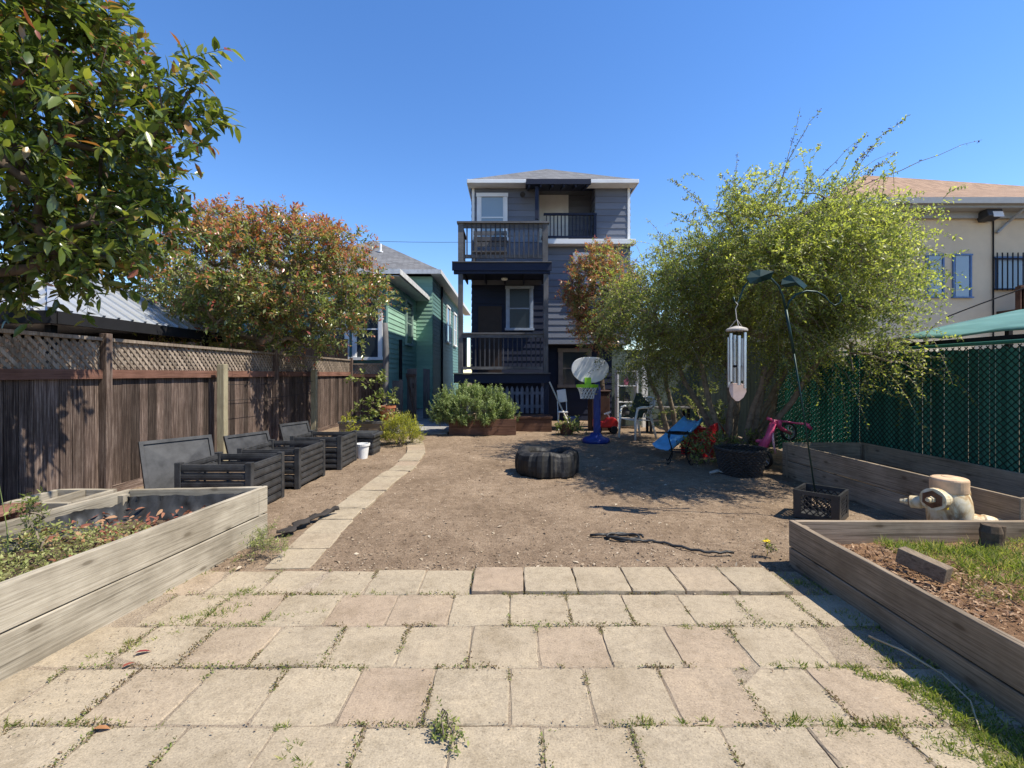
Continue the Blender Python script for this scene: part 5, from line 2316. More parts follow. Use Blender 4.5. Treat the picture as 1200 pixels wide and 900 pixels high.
V, F = [], []
n = 26
mb = MB()
cl = [(-2.10, 4.28), (-2.07, 4.45), (-2.06, 4.62), (-1.99, 4.80), (-1.86, 4.95)]
for i in range(n + 1):
    s_ = i / n * (len(cl) - 1)
    k = min(int(s_), len(cl) - 2)
    f_ = s_ - k
    x, y = cl[k][0] + (cl[k + 1][0] - cl[k][0]) * f_, cl[k][1] + (cl[k + 1][1] - cl[k][1]) * f_
    for j in range(6):
        u = (j / 5 - .5) * (.10 + .05 * math.sin(i * .7))
        V.append((x + u, y + .2 * u, .025 + .028 * (1 + mnoise.noise(Vector((i * .6, j * 1.1, 3)))) + (.05 * max(0, (i - 19) / 7) if 1 < j < 5 else 0)))
for i in range(n):
    for j in range(5): F.append((i * 6 + j, i * 6 + j + 1, (i + 1) * 6 + j + 1, (i + 1) * 6 + j))
mb.add(V, F)
o = mb.build("fabric_strip", plain("brown_black_fabric", (.04, .034, .03), .95, 0, .4, 10), loc=(-2.05, 4.5, 0), smooth=True)
m_ = o.modifiers.new("thick", 'SOLIDIFY')
m_.thickness = .012
tag(o, "crumpled strip of black fabric on dirt between left bed and path", "fabric")

mb = MB()
P = [(2.0, 2.62, .03), (2.05, 2.45, .05), (2.12, 2.3, .02), (2.06, 2.1, .03), (1.95, 1.95, .015)]
mb.tube(P, [.006, .006, .005, .004, .003], 5)
tag(mb.build("dry_stalk", plain("dry_straw", (.42, .34, .22), .9), loc=(2.05, 2.3, 0), smooth=True), "long dry straw stalk lying in grass beside right bed", "stalk")
mb = MB()
mb.tube([(2.95, 6.98, .02), (3.1, 7.05, .035), (3.25, 7.12, .03)], [.02, .025, .018], 6)
mb.tube([(3.1, 7.05, .035), (3.16, 6.95, .03)], [.015, .01], 5)
tag(mb.build("dry_branch", plain("bleached_wood", (.42, .38, .32), .9), loc=(3.1, 7.05, 0), smooth=True), "short bleached branch on dirt before wicker basket", "branch")

# ================================================================== TREES
def gz(x, y):
    z = .030 * mnoise.noise(Vector((x * .8, y * .8, 0))) + .016 * mnoise.noise(Vector((x * 2.7, y * 2.7, 4))) + .010 * mnoise.noise(Vector((x * 7, y * 7, 8))) - .012
    return z


M["photinia"] = leafmat("photinia_leaf", [(0, (.035, .06, .014)), (.3, (.11, .15, .03)), (.58, (.30, .32, .065)), (.74, (.27, .20, .05)), (.9, (.32, .12, .05)), (1, (.24, .06, .045))], .24, .30, .7)
M["photinia_red"] = leafmat("photinia_new_leaf", [(0, (.05, .08, .022)), (.3, (.145, .19, .05)), (.58, (.31, .33, .12)), (.74, (.42, .27, .12)), (.9, (.42, .13, .08)), (1, (.32, .065, .055))], .3, .36, .7)
M["duranta"] = leafmat("lime_leaf", [(0, (.10, .125, .035)), (.4, (.23, .26, .07)), (.8, (.39, .40, .105)), (1, (.50, .48, .18))], .42, .56, .45, 1.45)
M["rosemary"] = leafmat("greygreen_leaf", [(0, (.06, .10, .035)), (.5, (.15, .21, .07)), (1, (.28, .34, .13))], .6, .25, .3)
M["yellowbush"] = leafmat("yellow_green_leaf", [(0, (.13, .15, .02)), (.5, (.30, .31, .03)), (1, (.45, .42, .05))], .55, .35, .3)
M["weed"] = leafmat("weed_leaf", [(0, (.08, .11, .028)), (.5, (.17, .21, .055)), (1, (.34, .35, .12))], .55, .35, .3)
M["grass"] = leafmat("grass_blade", [(0, (.085, .13, .022)), (.5, (.18, .235, .045)), (.8, (.31, .32, .10)), (1, (.44, .38, .19))], .55, .4, .3)
M["dryleaf"] = leafmat("dry_leaf", [(0, (.12, .045, .03)), (.35, (.26, .09, .06)), (.65, (.32, .17, .09)), (1, (.46, .33, .2))], .7, .15, .25, 1.2)
M["litter"] = leafmat("litter_bits", [(0, (.06, .04, .028)), (.4, (.18, .125, .085)), (.75, (.33, .26, .18)), (1, (.48, .40, .30))], .85, .05, .15, 1.2)
M["blossom"] = leafmat("purple_blossom", [(0, (.10, .03, .22)), (1, (.06, .02, .10))], .6, .2, .2)

rng = np.random.default_rng(21)


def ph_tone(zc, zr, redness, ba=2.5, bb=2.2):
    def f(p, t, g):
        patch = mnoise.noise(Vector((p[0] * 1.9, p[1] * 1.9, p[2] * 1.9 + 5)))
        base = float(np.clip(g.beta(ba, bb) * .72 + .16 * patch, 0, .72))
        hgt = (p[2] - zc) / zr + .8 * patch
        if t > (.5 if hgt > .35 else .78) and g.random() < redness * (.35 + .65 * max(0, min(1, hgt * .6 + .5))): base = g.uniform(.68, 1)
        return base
    return f


# near photinia, reaching over the fence from the left
t = thing("photinia_tree", (-5.5, 4.3, 0), "glossy green leaved tree overhanging fence at upper left, nearest tree", "tree", "photinia trees")
cl = ellipsoid_clumps(270, (-5.0, 4.05, 3.75), (1.75, 1.5, 1.5), rng, .25, .22, 3, 2.3, .12)
cl += [np.array(p) for p in ((-2.85, 4.0, 3.75), (-2.75, 4.05, 3.98), (-2.95, 3.9, 3.9), (-3.0, 3.9, 3.45), (-3.2, 4.0, 3.2), (-3.2, 4.1, 2.95), (-3.35, 3.9, 2.75),
                             (-3.55, 4.2, 2.5), (-3.3, 3.8, 2.6), (-3.25, 4.2, 2.8), (-3.45, 3.95, 3.0), (-3.3, 4.1, 3.1), (-3.2, 3.95, 3.6), (-3.5, 4.0, 3.4), (-3.7, 3.8, 2.65), (-3.6, 4.0, 4.4), (-3.8, 3.9, 2.5), (-4.1, 4.0, 2.4), (-4.5, 4.0, 2.35))]
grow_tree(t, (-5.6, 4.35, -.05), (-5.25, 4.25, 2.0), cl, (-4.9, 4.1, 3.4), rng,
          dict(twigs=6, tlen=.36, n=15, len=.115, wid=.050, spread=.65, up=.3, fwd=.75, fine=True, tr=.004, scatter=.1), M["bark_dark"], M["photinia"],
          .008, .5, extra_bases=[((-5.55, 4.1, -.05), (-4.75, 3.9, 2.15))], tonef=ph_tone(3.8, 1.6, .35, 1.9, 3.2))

# second photinia further back
t = thing("photinia_tree", (-5.5, 10.2, 0), "rounded tree with reddish new leaves behind lattice fence at left centre", "tree", "photinia trees")
cl = ellipsoid_clumps(680, (-5.35, 10.1, 3.45), (2.35, 2.0, 1.50), rng, .35, .30, 8, 1.95)
cl += [np.array(p) for p in ((-3.05, 10.6, 3.3), (-2.85, 10.9, 3.2), (-3.2, 10.4, 2.9), (-3.4, 10.2, 2.5), (-3.5, 10.8, 3.6), (-3.5, 10.3, 2.2), (-3.9, 9.9, 2.1), (-7.3, 9.6, 3.2), (-7.4, 9.8, 2.7))]
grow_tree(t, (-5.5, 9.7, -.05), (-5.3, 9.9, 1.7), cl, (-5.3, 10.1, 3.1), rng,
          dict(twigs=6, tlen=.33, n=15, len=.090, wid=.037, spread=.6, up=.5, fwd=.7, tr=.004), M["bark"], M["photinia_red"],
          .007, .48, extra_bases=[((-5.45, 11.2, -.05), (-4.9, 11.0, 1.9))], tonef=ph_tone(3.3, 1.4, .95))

# reddish one by the house
t = thing("photinia_tree", (2.5, 12.7, 0), "small red leaved tree beside blue house wall, behind yellow green tree", "tree", "photinia trees")
cl = ellipsoid_clumps(260, (2.35, 12.6, 3.6), (.92, .8, 1.35), rng, .35, .35, 14, 2.2)
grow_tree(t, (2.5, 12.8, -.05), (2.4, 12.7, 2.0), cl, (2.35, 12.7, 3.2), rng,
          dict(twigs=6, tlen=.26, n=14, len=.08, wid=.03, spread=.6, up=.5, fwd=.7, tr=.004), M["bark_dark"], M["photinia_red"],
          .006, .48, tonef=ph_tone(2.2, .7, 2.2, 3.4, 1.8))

# big lime green tree at right
t = thing("duranta_tree", (4.1, 8.7, 0), "large yellow green many stemmed tree with arching branches at right", "tree")
cl = ellipsoid_clumps(270, (3.25, 8.7, 2.85), (1.5, 1.45, 1.1), rng, .4, .10, 21, 1.7, .4)
cl += ellipsoid_clumps(340, (4.2, 7.5, 3.1), (1.55, 1.55, 1.25), rng, .4, .10, 33, 1.85, .4)
cl += ellipsoid_clumps(90, (3.9, 10.6, 2.75), (.95, .9, .85), rng, .35, .15, 47, 1.8)
cl += ellipsoid_clumps(150, (4.0, 6.15, 2.9), (.9, .75, .9), rng, .3, .15, 41, 1.95)
cl += [np.array((rng.uniform(2.3, 3.2), rng.uniform(8.6, 9.6), rng.uniform(1.5, 1.85))) for k in range(14)]
cl += [np.array((rng.uniform(4.3, 5.15), rng.uniform(5.6, 8.0), rng.uniform(1.5, 2.0))) for k in range(13)]
cl += [np.array(p) for p in ((4.9, 5.9, 1.95), (5.0, 5.7, 1.85), (4.6, 6.3, 1.9), (5.05, 6.6, 1.9), (2.2, 9.2, 2.0), (2.7, 9.6, 1.9))]


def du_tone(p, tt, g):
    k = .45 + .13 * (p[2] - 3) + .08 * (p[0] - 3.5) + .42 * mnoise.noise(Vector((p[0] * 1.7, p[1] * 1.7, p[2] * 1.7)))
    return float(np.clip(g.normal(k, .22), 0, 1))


extra = [((4.0, 8.9, -.05), (3.2, 9.0, 1.7)), ((4.2, 8.6, -.05), (4.4, 7.9, 1.6)), ((4.25, 8.8, -.05), (4.9, 8.2, 1.7)), ((4.05, 8.65, -.05), (3.7, 8.0, 1.5)),
         ((3.55, 10.2, -.05), (3.3, 10.0, 1.6)), ((3.5, 10.15, -.05), (2.9, 10.0, 1.7)), ((4.3, 8.5, -.05), (4.9, 7.4, 1.75)), ((4.1, 8.4, -.05), (4.0, 7.4, 1.6)), ((3.95, 8.55, -.05), (3.45, 8.5, 1.65)), ((4.35, 8.65, -.05), (5.0, 8.6, 1.5))]
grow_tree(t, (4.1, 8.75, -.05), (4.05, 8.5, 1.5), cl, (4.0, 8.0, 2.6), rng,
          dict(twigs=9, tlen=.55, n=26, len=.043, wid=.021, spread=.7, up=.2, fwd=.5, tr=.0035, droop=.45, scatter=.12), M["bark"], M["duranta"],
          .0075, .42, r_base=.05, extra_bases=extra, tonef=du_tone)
# long whips above the crown
mb = MB()
P, D, N, L, W, T = [], [], [], [], [], []
BP, BD = [], []


def whip(a, b, bend, leafy=.6, r=.008, n=34, bl=.0):
    a, b = np.array(a, float), np.array(b, float)
    pts = []
    ln = np.linalg.norm(b - a)
    for k in range(11):
        s = k / 10
        pts.append(a + (b - a) * s + np.array([0, 0, bend * math.sin(math.pi * s)]) + rng.normal(0, .01, 3))
    mb = MB()
    mb.tube(pts, [r * (1 - .8 * k / 10) for k in range(11)], 4, cap=False)
    mb.build("branch", M["bark"], t)
    for q in range(int(n * ln)):
        s = rng.random() ** .8
        k = min(9, int(s * 10))
        p = pts[k] + (pts[k + 1] - pts[k]) * (s * 10 - k)
        ax = unit(pts[k + 1] - pts[k])
        if rng.random() < leafy:
            P.append(p)
            D.append(unit(rng.normal(0, 1, 3) + ax * .6))
            N.append(rng.normal(0, 1, 3))
            L.append(rng.uniform(.03, .055))
            W.append(rng.uniform(.015, .026))
            T.append(np.clip(rng.normal(.6, .2), 0, 1))
        elif rng.random() < bl:
            BP.append(p)
            BD.append(unit(rng.normal(0, 1, 3)))


whip((4.0, 7.3, 3.9), (px(962, 7.0), 7.0, pz(128, 7.0)), .25, .35, .009, 40, .3)
whip((4.0, 7.3, 3.8), (px(938, 7.2), 7.2, pz(127, 7.2)), -.05, .3, .009, 34, .2)
whip((4.2, 7.0, 3.8), (px(1152, 6.2), 6.2, pz(162, 6.2)), .06, .25, .010, 30, .15)
whip((4.3, 7.0, 3.8), (px(1050, 6.8), 6.8, pz(176, 6.8)), .1, .3, .008, 26, .2)
whip((4.2, 7.2, 3.8), (px(1005, 7), 7, pz(165, 7)), .1, .35, .008, 30, .3)
whip((3.6, 7.8, 3.6), (px(865, 7.8), 7.8, pz(178, 7.8)), .08, .45, .008, 36, .4)
whip((3.0, 8.3, 3.3), (px(757, 8.6), 8.6, pz(256, 8.6)), .12, .5, .008, 36, .5)
whip((2.7, 8.6, 3.1), (px(735, 9), 9, pz(300, 9)), .1, .6, .007, 40, .3)
whip((4.9, 6.2, 3.1), (px(1118, 5.8), 5.8, pz(300, 5.8)), .08, .8, .007, 60, .1)
whip((4.9, 6.1, 2.7), (px(1135, 5.7), 5.7, pz(293, 5.7)), .02, .7, .006, 60, .15)
whip((4.8, 6.0, 2.4), (px(1112, 5.6), 5.6, pz(347, 5.6)), .1, .9, .006, 90, .0)
whip((4.7, 6.0, 2.3), (px(1140, 5.5), 5.5, pz(338, 5.5)), .05, .8, .006, 60, .0)
whip((4.6, 6.3, 2.2), (px(1090, 5.4), 5.4, pz(428, 5.4)), .12, .7, .006, 60, .0)
whip((4.6, 6.3, 2.1), (px(1060, 5.6), 5.6, pz(448, 5.6)), .1, .7, .006, 60, .0)
for k in range(16):
    a = rng.uniform(0, 2 * math.pi)
    c = np.array([4.2, 7.4, 3.75]) + np.array([math.cos(a) * .9, math.sin(a) * .8, rng.uniform(-.4, .4)])
    whip(c, c + unit(np.array([math.cos(a) * .8, math.sin(a) * .8, .9])) * rng.uniform(.75, 1.15), .16, .75, .005, 95, .4)
for k in range(24):
    a = rng.uniform(0, 2 * math.pi)
    c = np.array([3.0, 8.6, 3.2]) + np.array([math.cos(a) * .9, math.sin(a) * .9, rng.uniform(-.3, .3)])
    whip(c, c + unit(np.array([math.cos(a) * .9, math.sin(a) * .8, .7])) * rng.uniform(.6, 1.0), .14, .75, .005, 95, .35)
place("whip_leaves", leaf_mesh("whip_leaves", np.array(P), np.array(D), np.array(N), np.array(L), np.array(W), np.array(T)), M["duranta"], t)
bp = np.array(BP)
bp = np.repeat(bp, 4, axis=0) + rng.normal(0, .018, (len(BP) * 4, 3))
nb_ = len(bp)
place("blossoms", leaf_mesh("blossoms", bp, rng.normal(0, 1, (nb_, 3)), rng.normal(0, 1, (nb_, 3)), np.full(nb_, .022), np.full(nb_, .02), rng.random(nb_)), M["blossom"], t)


# ================================================================== SHRUBS AND POT PLANTS
def shrub(name, label, cat, base, cl, spec, mat, bark="bark", tonef=None, rt=.003):
    t = thing(name, base, label, cat)
    c = np.mean(np.array(cl), axis=0)
    c[2] = base[2]
    grow_tree(t, (base[0], base[1], base[2] - .05), (base[0], base[1], base[2] + .12), cl, c, rng, spec, M[bark], mat, rt, .45, r_min=.0025, tonef=tonef, crown_name="foliage")
    return t


t = thing("planter_box", (-.72, 11.95, 0), "low brown timber planter box holding grey green bush before porch", "planter")
for (a, b_) in (((-1.55, 11.5), (.1, 11.5)), ((-1.55, 12.4), (.1, 12.4)), ((-1.53, 11.52), (-1.53, 12.38)), ((.08, 11.52), (.08, 12.38))):
    for k in range(2):
        mb = MB()
        mb.rnd().beam((*a, .09 + .2 * k), (*b_, .09 + .2 * k), .04, .19)
        mb.build("plank", M["brownwood"], t, bevel=.006)
mb = MB()
mb.box(-1.5, .05, 11.53, 12.36, .0, .33)
mb.build("soil", M["potsoil"], t)
cl = []
while len(cl) < 200:
    p = np.array([rng.uniform(-2.0, .02), rng.uniform(11.3, 12.4), rng.uniform(.25, 1.05)])
    e = ((p[0] + .98) / 1.02) ** 2 + ((p[1] - 11.85) / .62) ** 2 + ((p[2] - .45) / .62) ** 2
    if .35 < e < 1.0: cl.append(p)
shrub("rosemary_bush", "wide grey green bush in brown planter box before porch", "bush", (-.95, 11.9, .3), cl,
      dict(twigs=8, tlen=.22, n=22, len=.06, wid=.016, spread=.42, up=1.3, out=.5, fwd=.8, tr=.003, droop=0), M["rosemary"],
      tonef=lambda p, tt, g: float(np.clip(.25 + .6 * tt + g.normal(0, .18), 0, 1)))
cl = []
while len(cl) < 60:
    p = np.array([rng.uniform(-2.75, -1.98), rng.uniform(9.6, 10.35), rng.uniform(.05, .45)])
    if ((p[0] + 2.37) / .36) ** 2 + ((p[1] - 9.98) / .36) ** 2 + (p[2] / .48) ** 2 < 1: cl.append(p)
shrub("yellow_bush", "bright yellow green tufted bush beside path end and gate", "bush", (-2.37, 9.98, 0), cl,
      dict(twigs=7, tlen=.2, n=14, len=.07, wid=.010, spread=.4, up=1.1, out=.7, fwd=1.1, tr=.0025, droop=.1), M["yellowbush"])
cl = [np.array((-3.0 + rng.normal(0, .10), 11.25 + rng.normal(0, .1), .8 + rng.random() * .35)) for k in range(8)] + \
     [np.array((-3.35 + rng.normal(0, .16), 11.0 + rng.normal(0, .12), .45 + rng.random() * .5)) for k in range(16)] + \
     [np.array((-3.25 + rng.normal(0, .2), 11.2 + rng.normal(0, .1), 1.25 + rng.random() * .25)) for k in range(9)]
shrub("climbing_plant", "leafy green plant climbing out of terracotta pot by fence end", "plant", (-3.0, 11.25, .68), cl,
      dict(twigs=3, tlen=.14, n=6, len=.085, wid=.06, spread=.8, up=.3, fwd=.5, tr=.003), M["weed"])
cl = [np.array((-2.86 + rng.normal(0, .06), 11.0 + rng.normal(0, .06), .32 + rng.random() * .28)) for k in range(12)]
shrub("dry_plant", "small pale dry plant in front of terracotta pot", "plant", (-2.86, 11.0, 0), cl,
      dict(twigs=4, tlen=.12, n=8, len=.045, wid=.02, spread=.7, up=.4, tr=.002), M["litter"])
cl = [np.array((-3.65 + rng.normal(0, .1), 10.6 + rng.normal(0, .1), .1 + rng.random() * .4)) for k in range(14)]
shrub("weed_plant", "small yellowish weed growing at fence foot near low black box", "plant", (-3.65, 10.6, 0), cl,
      dict(twigs=4, tlen=.14, n=8, len=.05, wid=.022, spread=.7, up=.5, tr=.002), M["yellowbush"])
# trailing plant at the broom
cl = [np.array((px(666, 11.6) + rng.normal(0, .17), 11.6 + rng.normal(0, .1), .12 + rng.random() * .26)) for k in range(18)]
shrub("trailing_plant", "leafy green plant spilling from brown pot at foot of broom", "plant", (px(664, 11.7), 11.7, .2), cl,
      dict(twigs=4, tlen=.15, n=7, len=.07, wid=.035, spread=.8, up=.2, tr=.003), M["weed"])
# undergrowth at the big tree's foot
for (x, y, sx, sy, h, n, lab) in ((3.25, 7.75, .3, .2, .4, 22, "low green undergrowth between wicker basket and red slide"),
                                  (4.15, 8.1, .3, .2, .45, 16, "taller green undergrowth around trunks of yellow green tree"),
                                  (4.0, 10.3, .9, .4, 1.1, 44, "dim green undergrowth by dark bench under the tree")):
    cl = [np.array((x + rng.normal(0, sx * .6), y + rng.normal(0, sy * .6), .06 + rng.random() * h)) for k in range(n)]
    shrub("undergrowth_plant", lab, "plant", (x, y, 0), cl, dict(twigs=4, tlen=.18, n=9, len=.055, wid=.03, spread=.8, up=.4, tr=.003), M["weed"])
# tall weed in left bed
cl = [np.array((-2.98 + rng.normal(0, .05), 2.95 + rng.normal(0, .05), .40 + rng.random() * .27)) for k in range(12)]
shrub("weed_plant", "tall leafy weed rising from soil of left raised bed", "plant", (-2.98, 2.95, .35), cl,
      dict(twigs=4, tlen=.09, n=8, len=.032, wid=.012, spread=.6, up=.8, tr=.002, fine=True), M["weed"])
t = thing("seed_stalk", (-3.1, 2.88, .35), "single thin green seed stalk at left edge of left raised bed", "plant")
mb = MB()
mb.tube([(-3.1, 2.88, .33), (-3.11, 2.88, .55), (-3.15, 2.87, .84)], [.004, .003, .0015], 5)
mb.build("stem", plain("green_stem", (.16, .2, .06), .6), t)
# weed between pavers at the front
cl = [np.array((-.275 + rng.normal(0, .028), 1.93 + rng.normal(0, .03), .01 + rng.random() * .05)) for k in range(12)]
shrub("weed_plant", "small green weed growing in front paver joint", "plant", (-.275, 1.93, -.01), cl,
      dict(twigs=3, tlen=.05, n=7, len=.017, wid=.009, spread=.9, up=.5, tr=.0012, fine=True), M["weed"], rt=.0012)
cl = [np.array((2.12 + rng.normal(0, .02), 3.86 + rng.normal(0, .02), .015 + rng.random() * .06)) for k in range(6)]
shrub("weed_plant", "tiny weed with yellow flower at corner of right bed", "plant", (2.12, 3.86, 0), cl,
      dict(twigs=3, tlen=.04, n=5, len=.022, wid=.010, spread=.8, up=.6, tr=.0015), M["weed"], rt=.0015)
mb = MB()
for k in range(7):
    a = k * .9
    mb.rbox((2.1 + .018 * math.cos(a), 3.86 + .018 * math.sin(a), .11 + .003 * k), (.022, .014, .004), Matrix.Rotation(a, 3, 'Z') @ Matrix.Rotation(.3, 3, 'Y'))
mb.tube([(2.11, 3.86, 0), (2.1, 3.86, .11)], .002, 5)
mb.build("flower", plain("yellow_petal", (.7, .52, .02), .5), bpy.data.objects[[o.name for o in bpy.data.objects if o.get("label", "").startswith("tiny weed with yellow")][0]])
for (x, y, h, lab) in ((-1.98, 3.78, .20, "feathery green weed at foot of left bed by patio corner"), (-2.12, 3.98, .17, "small weed tuft at foot of left bed, near fabric strip")):
    cl = [np.array((x + rng.normal(0, .05), y + rng.normal(0, .05), .03 + rng.random() * h * .6)) for k in range(10)]
    shrub("weed_plant", lab, "plant", (x, y, 0), cl, dict(twigs=5, tlen=.11, n=12, len=.025, wid=.006, spread=.6, up=.9, tr=.0012), M["weed"], rt=.0012)

# ================================================================== GRASS, WEEDS, LITTER
sp = []


def strip(x0, y0, x1, y1, n, r, dens, z=-.012):
    for k in range(n):
        f = (k + R.random()) / n
        sp.append((x0 + (x1 - x0) * f + R.gauss(0, r * .5), y0 + (y1 - y0) * f + R.gauss(0, r * .5), z, r * R.uniform(.5, 1.2), r * R.uniform(.4, .9), int(dens * R.uniform(.4, 1.4))))


strip(2.10, 3.5, 2.08, 1.3, 60, .12, 120, -.02)
strip(2.02, 2.2, 1.9, 1.4, 30, .12, 120, -.006)
strip(2.0, 2.3, 1.85, 1.3, 22, .10, 80, -.006)
strip(1.75, 2.42, 1.98, 2.05, 14, .055, 55, -.006)
strip(1.15, 2.01, 1.62, 1.98, 16, .04, 60)
strip(1.62, 2.0, 1.95, 1.75, 14, .06, 60)
strip(1.30, 2.42, 1.75, 2.38, 8, .03, 30)
strip(1.0, 2.78, 1.3, 2.78, 6, .03, 26)
strip(.52, 2.01, .62, 2.0, 4, .03, 34)
strip(.72, 2.01, .86, 2.0, 4, .028, 34)
strip(-2.25, 2.45, -1.95, 2.72, 8, .045, 34)
strip(-2.05, 2.85, -1.75, 3.0, 12, .08, 60)
strip(-2.0, 3.1, -1.8, 3.25, 8, .08, 50)
strip(-1.8, 3.17, -.9, 3.17, 16, .03, 24)
strip(-1.62, 2.8, -1.2, 2.95, 8, .03, 24)
strip(-2.4, 2.0, -1.75, 2.01, 10, .03, 22)
strip(-.98, 2.0, -.8, 1.75, 8, .025, 28)
strip(-2.55, 2.5, -2.2, 3.9, 16, .04, 22)
for k in range(60):
    row = R.choice([3.177, 2.782, 2.387, 1.992, 1.6])
    x = R.uniform(-2.1, 1.9)
    sp.append((x, row + R.gauss(0, .006), -.013, R.uniform(.015, .06), .008, R.randint(4, 16)))
blades("grass", sp, M["grass"], .015, .055, .0045, label="weedy grass growing in the patio joints and along the right bed", cat="grass", lean=.9)
sp = []
for k in range(190):
    u, v = R.random(), R.random()
    x = 2.75 + 1.75 * u
    y = 1.6 + 2.0 * v
    if (x - 2.24) < 1.15 - .30 * (y - 1.2) and R.random() < .85: continue
    sp.append((x, y, .19, R.uniform(.06, .16), R.uniform(.06, .14), 110))
strip_y = [(2.95 + .06 * k, 3.55 - .02 * k, .18, .1, .09, 120) for k in range(9)]
blades("bed_grass", sp + strip_y, M["grass"], .03, .10, .005, label="fresh green grass covering back of the right raised bed", cat="grass", lean=.7)

# chips in right bed
n = 5200
P = np.zeros((n, 3))
k = 0
while k < n:
    x, y = 2.24 + 1.8 * rng.random(), 1.2 + 2.4 * rng.random()
    if (x - 2.24) > 1.25 - .34 * (y - 1.2) + rng.normal(0, .12): continue
    P[k] = (x, y, 0)
    k += 1
for i in range(n):
    u, v = (P[i, 0] - 2.2) / 2.3, (3.72 - P[i, 1]) / 2.57
    P[i, 2] = .17 + .075 * math.exp(-((u - .72) / .25) ** 2 - ((v - .22) / .3) ** 2) + .012 + abs(rng.normal(0, .014)) \
        + .022 * mnoise.noise(Vector((P[i, 0] * 4, P[i, 1] * 4, 1))) + .04 * math.exp(-((P[i, 0] - 2.75) / .35) ** 2 - ((P[i, 1] - 3.0) / .5) ** 2)
D = rng.normal(0, 1, (n, 3)) * [1, 1, .25]
o = place("wood_chips", leaf_mesh("wood_chips", P, D, rng.normal(0, .4, (n, 3)) + [0, 0, 1], rng.uniform(.018, .055, n), rng.uniform(.006, .016, n), rng.random(n)), 
          leafmat("bark_chip", [(0, (.10, .05, .028)), (.5, (.23, .135, .08)), (1, (.42, .29, .18))], .85, .03, .15, 1.0))
tag(o, "brown wood chips heaped in the right raised bed", "wood chips", kind="stuff")

# litter on the dirt
n = 15000
P, L, W, T = [], [], [], []
while len(P) < n:
    y = 3.6 + 8.4 * rng.random() ** 1.7
    x = rng.uniform(-4.9, 4.6)
    if x > 2.2 and y < 3.75: continue
    if -2.05 < x < -1.55 and rng.random() < .9: continue
    if math.hypot(x - .55, y - 7.08) < .5: continue
    big = rng.random() < (.10 if x < -2.05 else .045)
    P.append((x, y, gz(x, y) + .007 + .004 * rng.random()))
    s = rng.uniform(.03, .065) if big else rng.uniform(.008, .028)
    L.append(s)
    W.append(s * rng.uniform(.25, .6))
    T.append(rng.beta(1.5, 1.1))
P = np.array(P)
o = place("leaf_litter", leaf_mesh("leaf_litter", P, rng.normal(0, 1, (n, 3)) * [1, 1, .18], rng.normal(0, .3, (n, 3)) + [0, 0, 1], np.array(L), np.array(W), np.array(T)), M["litter"])
tag(o, "dry leaf scraps and twigs scattered over the dirt", "leaf litter", kind="stuff")

# low weeds in the joints
P, T, L = [], [], []
segs = [(x, y - .19, x, y + .19) for (x, y) in JOINTS] + [(-2.2 + .1 * k, r, -2.1 + .1 * k, r) for r in (3.177, 2.782, 2.387, 1.992, 1.597) for k in range(42)]
for (x0, y0, x1, y1) in segs:
    ln = math.hypot(x1 - x0, y1 - y0)
    for q in range(int(ln * 420)):
        s = rng.random()
        x, y = x0 + (x1 - x0) * s, y0 + (y1 - y0) * s
        dn = mnoise.noise(Vector((x * 2.6, y * 2.6, 12))) + .25 * mnoise.noise(Vector((x * 11, y * 11, 2)))
        if dn < .05 - .12 * (x < -1): continue
        w_ = .006 + .035 * max(0, dn - .15)
        P.append((x + rng.normal(0, w_), y + rng.normal(0, w_), .0 + .012 * rng.random() + .01 * (abs(rng.normal()) < .3)))
        L.append(rng.uniform(.006, .018))
        T.append(np.clip(rng.normal(.35 + .5 * mnoise.noise(Vector((x * 3, y * 3, 7))), .22), 0, 1))
n = len(P)
o = place("joint_weeds", leaf_mesh("joint_weeds", np.array(P), rng.normal(0, 1, (n, 3)) + [0, 0, .35], rng.normal(0, .6, (n, 3)) + [0, 0, 1], np.array(L), np.array(L) * .5, np.array(T)),
          leafmat("joint_weed_leaf", [(0, (.12, .07, .035)), (.35, (.16, .13, .05)), (.6, (.15, .19, .05)), (1, (.24, .29, .08))], .6, .3, .3))
tag(o, "low dull weeds creeping along the paver joints", "weeds", kind="stuff")

# clods and pebbles
cm_ = MB()
for k in range(2600):
    y = 3.65 + 7 * rng.random() ** 1.8
    x = rng.uniform(-4.6, 4.2)
    if x > 2.2 and y < 3.75 or -2.1 < x < -1.5: continue
    s = .004 + .011 * rng.random() ** 2.5
    z = gz(x, y) + s * .4
    a = rng.uniform(0, 6.28)
    pts = []
    for j in range(5):
        b_ = a + j * 1.257
        pts.append((x + s * (.7 + .6 * rng.random()) * math.cos(b_), y + s * (.7 + .6 * rng.random()) * math.sin(b_), z + s * rng.uniform(-.3, .2)))
    cm_.rnd()
    cm_.add(pts + [(x, y, z + s * rng.uniform(.4, .9))], [(j, (j + 1) % 5, 5) for j in range(5)])
o = cm_.build("soil_clods", M["soil"])
tag(o, "small clods and pebbles on the dirt", "clods", kind="stuff")

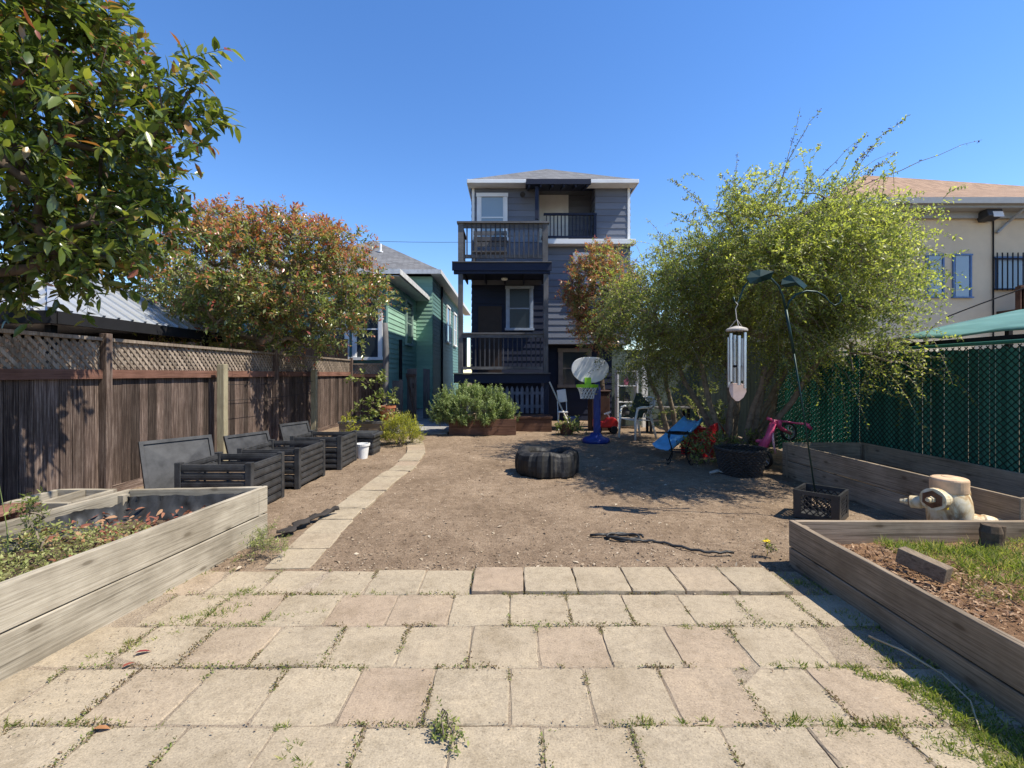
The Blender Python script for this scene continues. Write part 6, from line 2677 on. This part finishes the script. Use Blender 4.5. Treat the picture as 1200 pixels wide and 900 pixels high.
# crumbs of soil on patio
n = 1500
P, L, W, T = [], [], [], []
while len(P) < n:
    if rng.random() < .55:
        y = rng.choice([3.177, 2.782, 2.387, 1.992, 1.6]) + rng.normal(0, .022)
        x = rng.uniform(-2.2, 2.0)
    else:
        x = -2.3 + abs(rng.normal(0, .45))
        y = rng.uniform(1.5, 3.55)
    P.append((x, y, .008 + .004 * rng.random()))
    s = rng.uniform(.004, .016)
    L.append(s)
    W.append(s * rng.uniform(.3, .7))
    T.append(rng.beta(1.6, 2))
o = place("crumbs", leaf_mesh("crumbs", np.array(P), rng.normal(0, 1, (n, 3)) * [1, 1, .2], rng.normal(0, .3, (n, 3)) + [0, 0, 1], np.array(L), np.array(W), np.array(T)), M["litter"])
tag(o, "crumbs of soil and dry weed in the paver joints", "litter", kind="stuff")

# dry leaves and low weeds in left bed
def lb_pt():
    v = rng.random()
    u = rng.random()
    A, B, C, D_ = [np.array(c) for c in LB]
    u = .05 + .88 * u
    v = .05 + .9 * v
    p = (A * (1 - u) + D_ * u) * (1 - v) + (B * (1 - u) + C * u) * v
    return p, u, v


P, L, T = [], [], []
while len(P) < 300:
    p, u, v = lb_pt()
    if v > .45 and rng.random() < .75: continue
    P.append((p[0], p[1], .30 + .10 * v + rng.random() * .04))
    L.append(rng.uniform(.03, .085))
    T.append(rng.beta(1.3, 1.6))
n = len(P)
o = place("dry_leaves", leaf_mesh("dry_leaves", np.array(P), rng.normal(0, 1, (n, 3)) * [1, 1, .5], rng.normal(0, .6, (n, 3)) + [0, 0, 1], np.array(L), np.array(L) * .42, np.array(T), True, .4), M["dryleaf"])
tag(o, "curled reddish dry leaves lying in left raised bed", "leaves", kind="stuff")
P, L, T = [], [], []
while len(P) < 5200:
    p, u, v = lb_pt()
    if v < .34 + .2 * mnoise.noise(Vector((p[0] * 4, p[1] * 4, 2))): continue
    P.append((p[0], p[1], .30 + .10 * v + rng.random() * .075))
    L.append(rng.uniform(.012, .034))
    T.append(rng.beta(2, 2))
n = len(P)
o = place("low_weeds", leaf_mesh("low_weeds", np.array(P), rng.normal(0, 1, (n, 3)) + [0, 0, .4], rng.normal(0, .5, (n, 3)) + [0, 0, 1], np.array(L), np.array(L) * .5, np.array(T)), leafmat("dry_weed_leaf", [(0, (.13, .10, .04)), (.35, (.20, .20, .07)), (.7, (.27, .30, .10)), (1, (.42, .40, .18))], .6, .3, .3))
tag(o, "low green weeds covering near end of left raised bed", "weeds", kind="stuff")

# single leaves on the patio
for (x, y, a, s, c, lab) in ((px(157, 2.49), 2.49, .5, .075, (.20, .03, .03), "dark red fallen leaf on pavers near left bed"),
                             (px(143, 2.37), 2.37, 1.2, .06, (.24, .06, .04), "second smaller reddish fallen leaf, just left of dark red leaf"),
                             (px(108, 1.96), 1.96, .2, .07, (.34, .16, .07), "orange brown fallen leaf on front left pavers")):
    me = leaf_mesh("fallen_leaf", np.array([[x, y, .012]]), np.array([[math.cos(a), math.sin(a), .12]]), np.array([[0, .2, 1.0]]), np.array([s]), np.array([s * .5]), np.array([.5]), True, .25)
    o = place("fallen_leaf", me, plain("leaf_colour", c, .5, 0, .2, 30), loc=(x, y, .012))
    tag(o, lab, "leaf")
